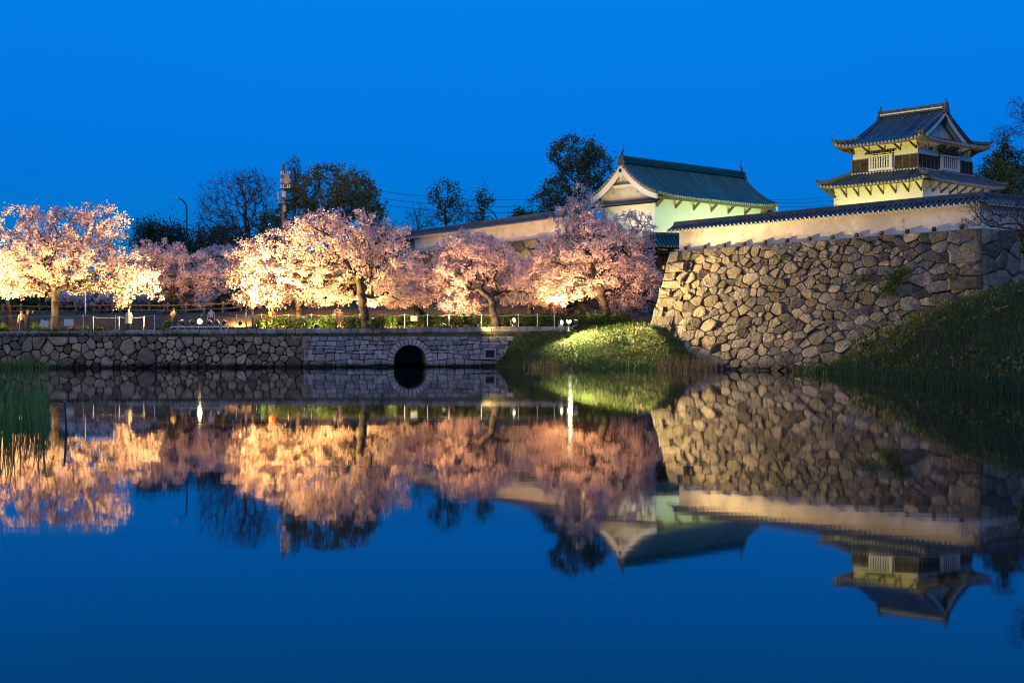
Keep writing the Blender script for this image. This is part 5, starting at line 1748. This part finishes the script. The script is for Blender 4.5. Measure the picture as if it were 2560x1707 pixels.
# covered crate on the path left of the rampart corner
cbase = at(1604, 815, 112)
t = thing('covered_bench', 'low timber box with blue top left of the rampart corner', 'box', (cbase.x, cbase.y, bank_z(cbase.x, cbase.y)))
zc = bank_z(cbase.x, cbase.y)
k = MB(); k.box((cbase.x, cbase.y, zc + .35), (1.5, .8, .75), bev=.02); k.build('box', m_wood, t)
k = MB(); k.box((cbase.x + .05, cbase.y, zc + .76), (1.6, .9, .06), (.98, 0, -.2), (0, 1, 0), (.2, 0, .98)); k.build('cover', m_tarp, t)

# ------------------------------------------------------------------ pole, lamps, wires
pb = at(706, 780, 135); pt_ = at(709, 410, 135)
up = thing('utility_pole', 'tall brown utility pole with transformers against the sky', 'utility pole', (pb.x, pb.y, 4.7))
k = MB(); k.tube([(pb.x, pb.y, 4.5), (pt_.x, pt_.y, pt_.z)], [.21, .13], 10); k.build('pole', m_wood, up)


def upz(y): return at(709, y, 135).z


px0 = pt_.x
for (dx, y0, y1, w, m__, nm) in ((.33, 434, 461, .50, m_concrete, 'transformer'), (.08, 478, 495, .34, m_steel, 'junction_box'), (.12, 514, 530, .26, m_concrete, 'meter_box')):
    k = MB(); zc = (upz(y0) + upz(y1)) / 2; k.box((px0 + dx, 134.75, zc), (w, .4, upz(y0) - upz(y1)), bev=.04); k.build(nm, m__, up)
k = MB(); k.tube([(px0 - .45, 134.8, upz(500)), (px0 - .45, 134.8, upz(480))], .17, 10); k.build('transformer_can', m_steel, up)
for y, l_ in ((437, .8), (455, .9), (470, .8)):
    k = MB(); k.box((px0 + .2, 134.8, upz(y)), (l_ * 1.2, .08, .08)); k.build('cross_arm', m_steel, up)
    for q in (-.22, .0, .42, .62):
        k = MB(); z_ = upz(y); k.tube([(px0 + q, 134.8, z_ + .04), (px0 + q, 134.8, z_ + .12), (px0 + q, 134.8, z_ + .2), (px0 + q, 134.8, z_ + .28)], [.03, .075, .05, .07], 7); k.build('insulator', m_white, up)
k = MB(); k.tube([(px0 + .1, 134.7, upz(505)), (px0 - .6, 134.7, upz(508))], .03, 5); k.tube([(px0 - .3, 134.7, upz(540)), (px0 - .7, 134.7, upz(538))], .06, 6); k.build('bracket', m_steel, up)


def wire(label, pts, r=.022):
    k = MB(); k.tube(pts, r, 4)
    tag(k.build('power_line', m_cable), label, 'wire', 'power lines')


def sagline(a, b, sag, n=24): return [a.lerp(b, i / n) - Vector((0, 0, 4 * sag * (i / n) * (1 - i / n))) for i in range(n + 1)]


for i, (y0, y1, lab) in enumerate(((437, 462, 'topmost power line from the utility pole to behind the gatehouse'), (455, 478, 'middle power line from the utility pole to behind the gatehouse'), (470, 494, 'lowest power line from the utility pole to behind the gatehouse'))):
    wire(lab, sagline(at(722, y0, 135), at(1620, y1, 170), 2.1))
for y0, y1, lab in ((498, 492, 'upper wire between gatehouse roof and tower'), (506, 501, 'middle wire between gatehouse roof and tower'), (516, 512, 'lower wire between gatehouse roof and tower')):
    wire(lab, sagline(at(1900, y0, 160), at(2092, y1, 126), .15), .02)


def street_lamp(label, Y, xp, ybase, ytop, head, mid):
    b = at(xp, ybase, Y)
    t = thing('street_lamp', label, 'street lamp', b, 'street lamps')
    pts = [b, at(xp, ytop, Y)] + [at(x, y, Y) for x, y in mid] + [at(head[0], head[1], Y)]
    k = MB(); k.tube(pts, [.11] + [.075] * (len(pts) - 2) + [.05], 8); k.build('pole', m_black, t)
    h = at(head[0], head[1], Y); d = (pts[-1] - pts[-2]).normalized()
    k = MB(); k.box(h + d * .3, (.8, .26, .12), d, (0, 1, 0), d.cross(Vector((0, 1, 0))), bev=.04); k.build('lamp_head', m_steel, t)


street_lamp('grey curved street lamp against the sky on the left', 150, 467, 780, 530, (445, 496), [(466, 516), (462, 507), (455, 500)])
street_lamp('curved street lamp behind the far plaster wall', 175, 1243, 680, 555, (1212, 522), [(1241, 545), (1236, 535), (1226, 526)])

# ------------------------------------------------------------------ people
DG = bpy.context.evaluated_depsgraph_get


def person(label, px, Y, face, top, legs, hair, pose='stand', h=1.65, skin=(.55, .36, .27), coat=False, pack=None, hat=None):
    c = at(px, 815, Y); z0 = bank_z(c.x, c.y)
    sc_ = h / 1.65
    V, E, Rr, K = [], [], [], []

    def v(x, y, z, r, kind): V.append((x, y, z)); Rr.append(r); K.append(kind); return len(V) - 1

    def e(a, b): E.append((a, b))
    pel = v(0, 0, .93, (.145, .11), 'l'); sp = v(0, .0, 1.08, (.125, .095), 't'); ch = v(0, .0, 1.25, (.155, .11), 't'); nk = v(0, 0, 1.40, (.055, .055), 's')
    hb = v(0, .015, 1.49, (.075, .085), 's'); ht = v(0, .01, 1.60, (.07, .08), 's')
    e(pel, sp); e(sp, ch); e(ch, nk); e(nk, hb); e(hb, ht)
    for s in (-1, 1):
        sh = v(.175 * s, 0, 1.345, (.06, .06), 't'); e(ch, sh)
        if pose == 'photo' or (pose == 'half' and s > 0):
            el = v(.24 * s, .12, 1.16, (.046, .046), 't'); wr = v(.09 * s, .32, 1.40, (.03, .03), 's'); fd = Vector((-.02 * s, .02, .08))
        elif pose == 'hold':
            el = v(.23 * s, .0, 1.08, (.046, .046), 't'); wr = v(.10 * s, .24, 1.08, (.03, .03), 's'); fd = Vector((-.03 * s, .07, .02))
        else:
            el = v(.23 * s, -.02, 1.08, (.046, .046), 't'); wr = v(.25 * s, .05, .86, (.03, .03), 's'); fd = Vector((0, .01, -.08))
        e(sh, el); e(el, wr)
        w = Vector(V[wr]); pm = v(*(w + fd * .8), (.034, .02), 's'); e(wr, pm)
        sd_ = Vector((1, 0, 0)) if abs(fd.x) < .05 else Vector((0, 0, 1))
        for f in range(4):
            k1 = v(*(w + fd * 1.25 + sd_ * (.02 * (f - 1.5))), (.009, .009), 's'); k2 = v(*(w + fd * (1.9 + .12 * (f in (1, 2))) + sd_ * (.02 * (f - 1.5)) + Vector((0, .012, 0))), (.008, .008), 's')
            e(pm, k1); e(k1, k2)
        k1 = v(*(w + fd * .9 + sd_ * (-.045 * s)), (.010, .010), 's'); e(wr, k1)
        hp = v(.09 * s, 0, .86, (.09, .09), 'l'); kn = v(.10 * s, .02, .48, (.062, .062), 'l'); an = v(.10 * s, -.02, .09, (.042, .042), 'f'); to = v(.11 * s, .14, .035, (.04, .03), 'f')
        e(pel, hp); e(hp, kn); e(kn, an); e(an, to)
    me = bpy.data.meshes.new('body'); me.from_pydata([(x * sc_, y * sc_, z * sc_) for x, y, z in V], E, [])
    tmp = bpy.data.objects.new('tmp_body', me); C.objects.link(tmp)
    sk = tmp.modifiers.new('skin', 'SKIN'); sk.use_smooth_shade = True
    for i, d in enumerate(me.skin_vertices[0].data):
        d.radius = (Rr[i][0] * sc_, Rr[i][1] * sc_); d.use_root = (i == 0)
    ss = tmp.modifiers.new('sub', 'SUBSURF'); ss.levels = 1; ss.render_levels = 1
    dg = DG(); dg.update()
    body = bpy.data.meshes.new_from_object(tmp.evaluated_get(dg))
    bpy.data.objects.remove(tmp)
    mid = label[:18]
    ms = [mat('skin tone', skin, rough=.6), mat('top ' + mid, top, rough=.9), mat('trousers ' + mid, legs, rough=.9), mat('shoes', (.04, .035, .03), rough=.6)]
    body.materials.clear()
    for m__ in ms: body.materials.append(m__)
    SV = np.array(V) * sc_; km = {'s': 0, 't': 1, 'l': 2, 'f': 3}
    A_ = np.array([SV[a] for a, b in E]); B_ = np.array([SV[b] for a, b in E])
    for pl in body.polygons:
        q = np.array(pl.center); ab = B_ - A_
        t_ = np.clip(((q - A_) * ab).sum(1) / ((ab ** 2).sum(1) + 1e-9), 0, 1)
        dd = np.linalg.norm(A_ + ab * t_[:, None] - q, axis=1); i = int(np.argmin(dd)); a_, b_ = E[i]
        kk = K[a_] if t_[i] < .5 else K[b_]
        if K[a_] == 't' and K[b_] == 's' and a_ != ch: kk = 't' if t_[i] < .85 else 's'
        if (a_, b_) == (pel, sp): kk = 't' if t_[i] > .25 else 'l'
        if q[2] > 1.44 * sc_ : kk = 's' if pose != 'photo' or abs(q[0]) < .1 else kk
        if q[2] < .07 * sc_: kk = 'f'
        pl.material_index = km[kk]
    t = thing('person', label, 'person', (c.x, c.y, z0), 'visitors on the bank')
    R_ = Matrix.Rotation(rad(face), 4, 'Z')
    body.transform(R_)
    obj('body', body, t, (c.x, c.y, z0))
    hm = mat('hair ' + str(hair), hair, rough=.7)

    def put(name, mbx, m__, smooth=True):
        me2 = mbx.mesh(name, smooth); me2.transform(Matrix.Scale(sc_, 4)); me2.transform(R_); obj(name, me2, t, (c.x, c.y, z0), m__)
    k = MB()                                       # hair: cap over the skull, open at the face
    rows = []
    for i in range(7):
        th = math.pi * .5 * i / 6
        rows.append([(math.sin(th * 1.15) * .092 * math.cos(a), -.012 + math.sin(th * 1.15) * .10 * math.sin(a) - (.0 if math.sin(a) < .3 else .012), 1.585 + .098 * math.cos(th * 1.15) - (.10 * (i / 6) ** 2 if math.sin(a) < .2 else 0)) for a in np.linspace(0, 2 * math.pi, 13)])
    k.grid(rows); put('hair', k, hm)
    k = MB(); k.tube([(0, .088, 1.555), (0, .11, 1.525), (0, .09, 1.515)], [.010, .017, .012], 6)
    for s in (-1, 1): k.tube([(.03 * s, .078, 1.56), (.03 * s, .087, 1.56)], .009, 6); k.tube([(.078 * s, .0, 1.57), (.085 * s, -.005, 1.53)], [.016, .012], 6)
    k.tube([(-.02, .083, 1.485), (.02, .083, 1.485)], .007, 5)
    put('face', k, ms[0])
    if coat:
        k = MB(); rows = []
        for z_, rx_, ry_ in ((1.36, .15, .10), (1.25, .20, .135), (1.05, .17, .13), (.9, .20, .155), (.70, .24, .185), (.58, .25, .195)):
            rows.append([(rx_ * math.cos(a) * (1 + .03 * math.sin(5 * a)), ry_ * math.sin(a), z_) for a in np.linspace(0, 2 * math.pi, 15)])
        k.grid(rows); put('coat', k, ms[1])
    if pack is not None:
        k = MB(); k.box((0, -.19, 1.17), (.28, .15, .40), bev=.05); put('backpack', k, mat('backpack', pack, rough=.8), False)
    if pose in ('photo', 'half'):
        k = MB(); k.box((0, .37, 1.47), (.15, .012, .075), bev=.004); put('phone', k, m_black, False)
    if hat is not None:
        k = MB(); k.tube([(0, 0, 1.60), (0, 0, 1.66), (0, 0, 1.69)], [.105, .10, .05], 10); put('hat', k, mat('hat ' + mid, hat, rough=.9))


blk = (.02, .018, .016); brn = (.10, .05, .025)
person('person in black photographing blossoms behind the left rope fence', 70, 105.2, -60, (.03, .03, .032), (.025, .025, .03), brn, 'photo', 1.66)
person('person in peach top standing close behind the photographer in black', 54, 106.2, 20, (.6, .32, .22), (.06, .05, .06), brn, 'stand', 1.6)
person('person in cream jacket under the drooping blossom branch', 322, 106.2, 170, (.72, .55, .40), (.10, .08, .07), (.25, .13, .05), 'stand', 1.68, coat=True)
person('person in long brown coat left of the floodlight rack', 434, 108.0, 30, (.14, .09, .05), (.10, .14, .25), blk, 'hold', 1.68, coat=True)
person('person in pale pink top behind the floodlight rack', 528, 107.2, 200, (.72, .58, .55), (.10, .09, .11), blk, 'stand', 1.66)
person('person in white shirt and cream trousers at the rope fence end', 615, 109.2, -90, (.74, .74, .76), (.62, .50, .30), (.30, .16, .05), 'hold', 1.62)
person('person in grey-blue jacket facing the one in white shirt', 632, 109.6, 90, (.40, .42, .48), (.08, .12, .20), brn, 'hold', 1.64)
person('person in red jacket with yellow backpack among the bushes', 682, 108.4, -60, (.62, .05, .04), (.08, .07, .07), brn, 'half', 1.70, pack=(.65, .45, .05))
person('person in pink top and pink trousers behind the bright bushes', 851, 110.6, 160, (.62, .40, .36), (.60, .38, .34), blk, 'photo', 1.64)
person('person in beige coat beside the one in pink', 838, 111.2, 200, (.50, .38, .28), (.2, .14, .1), blk, 'stand', 1.62, coat=True)
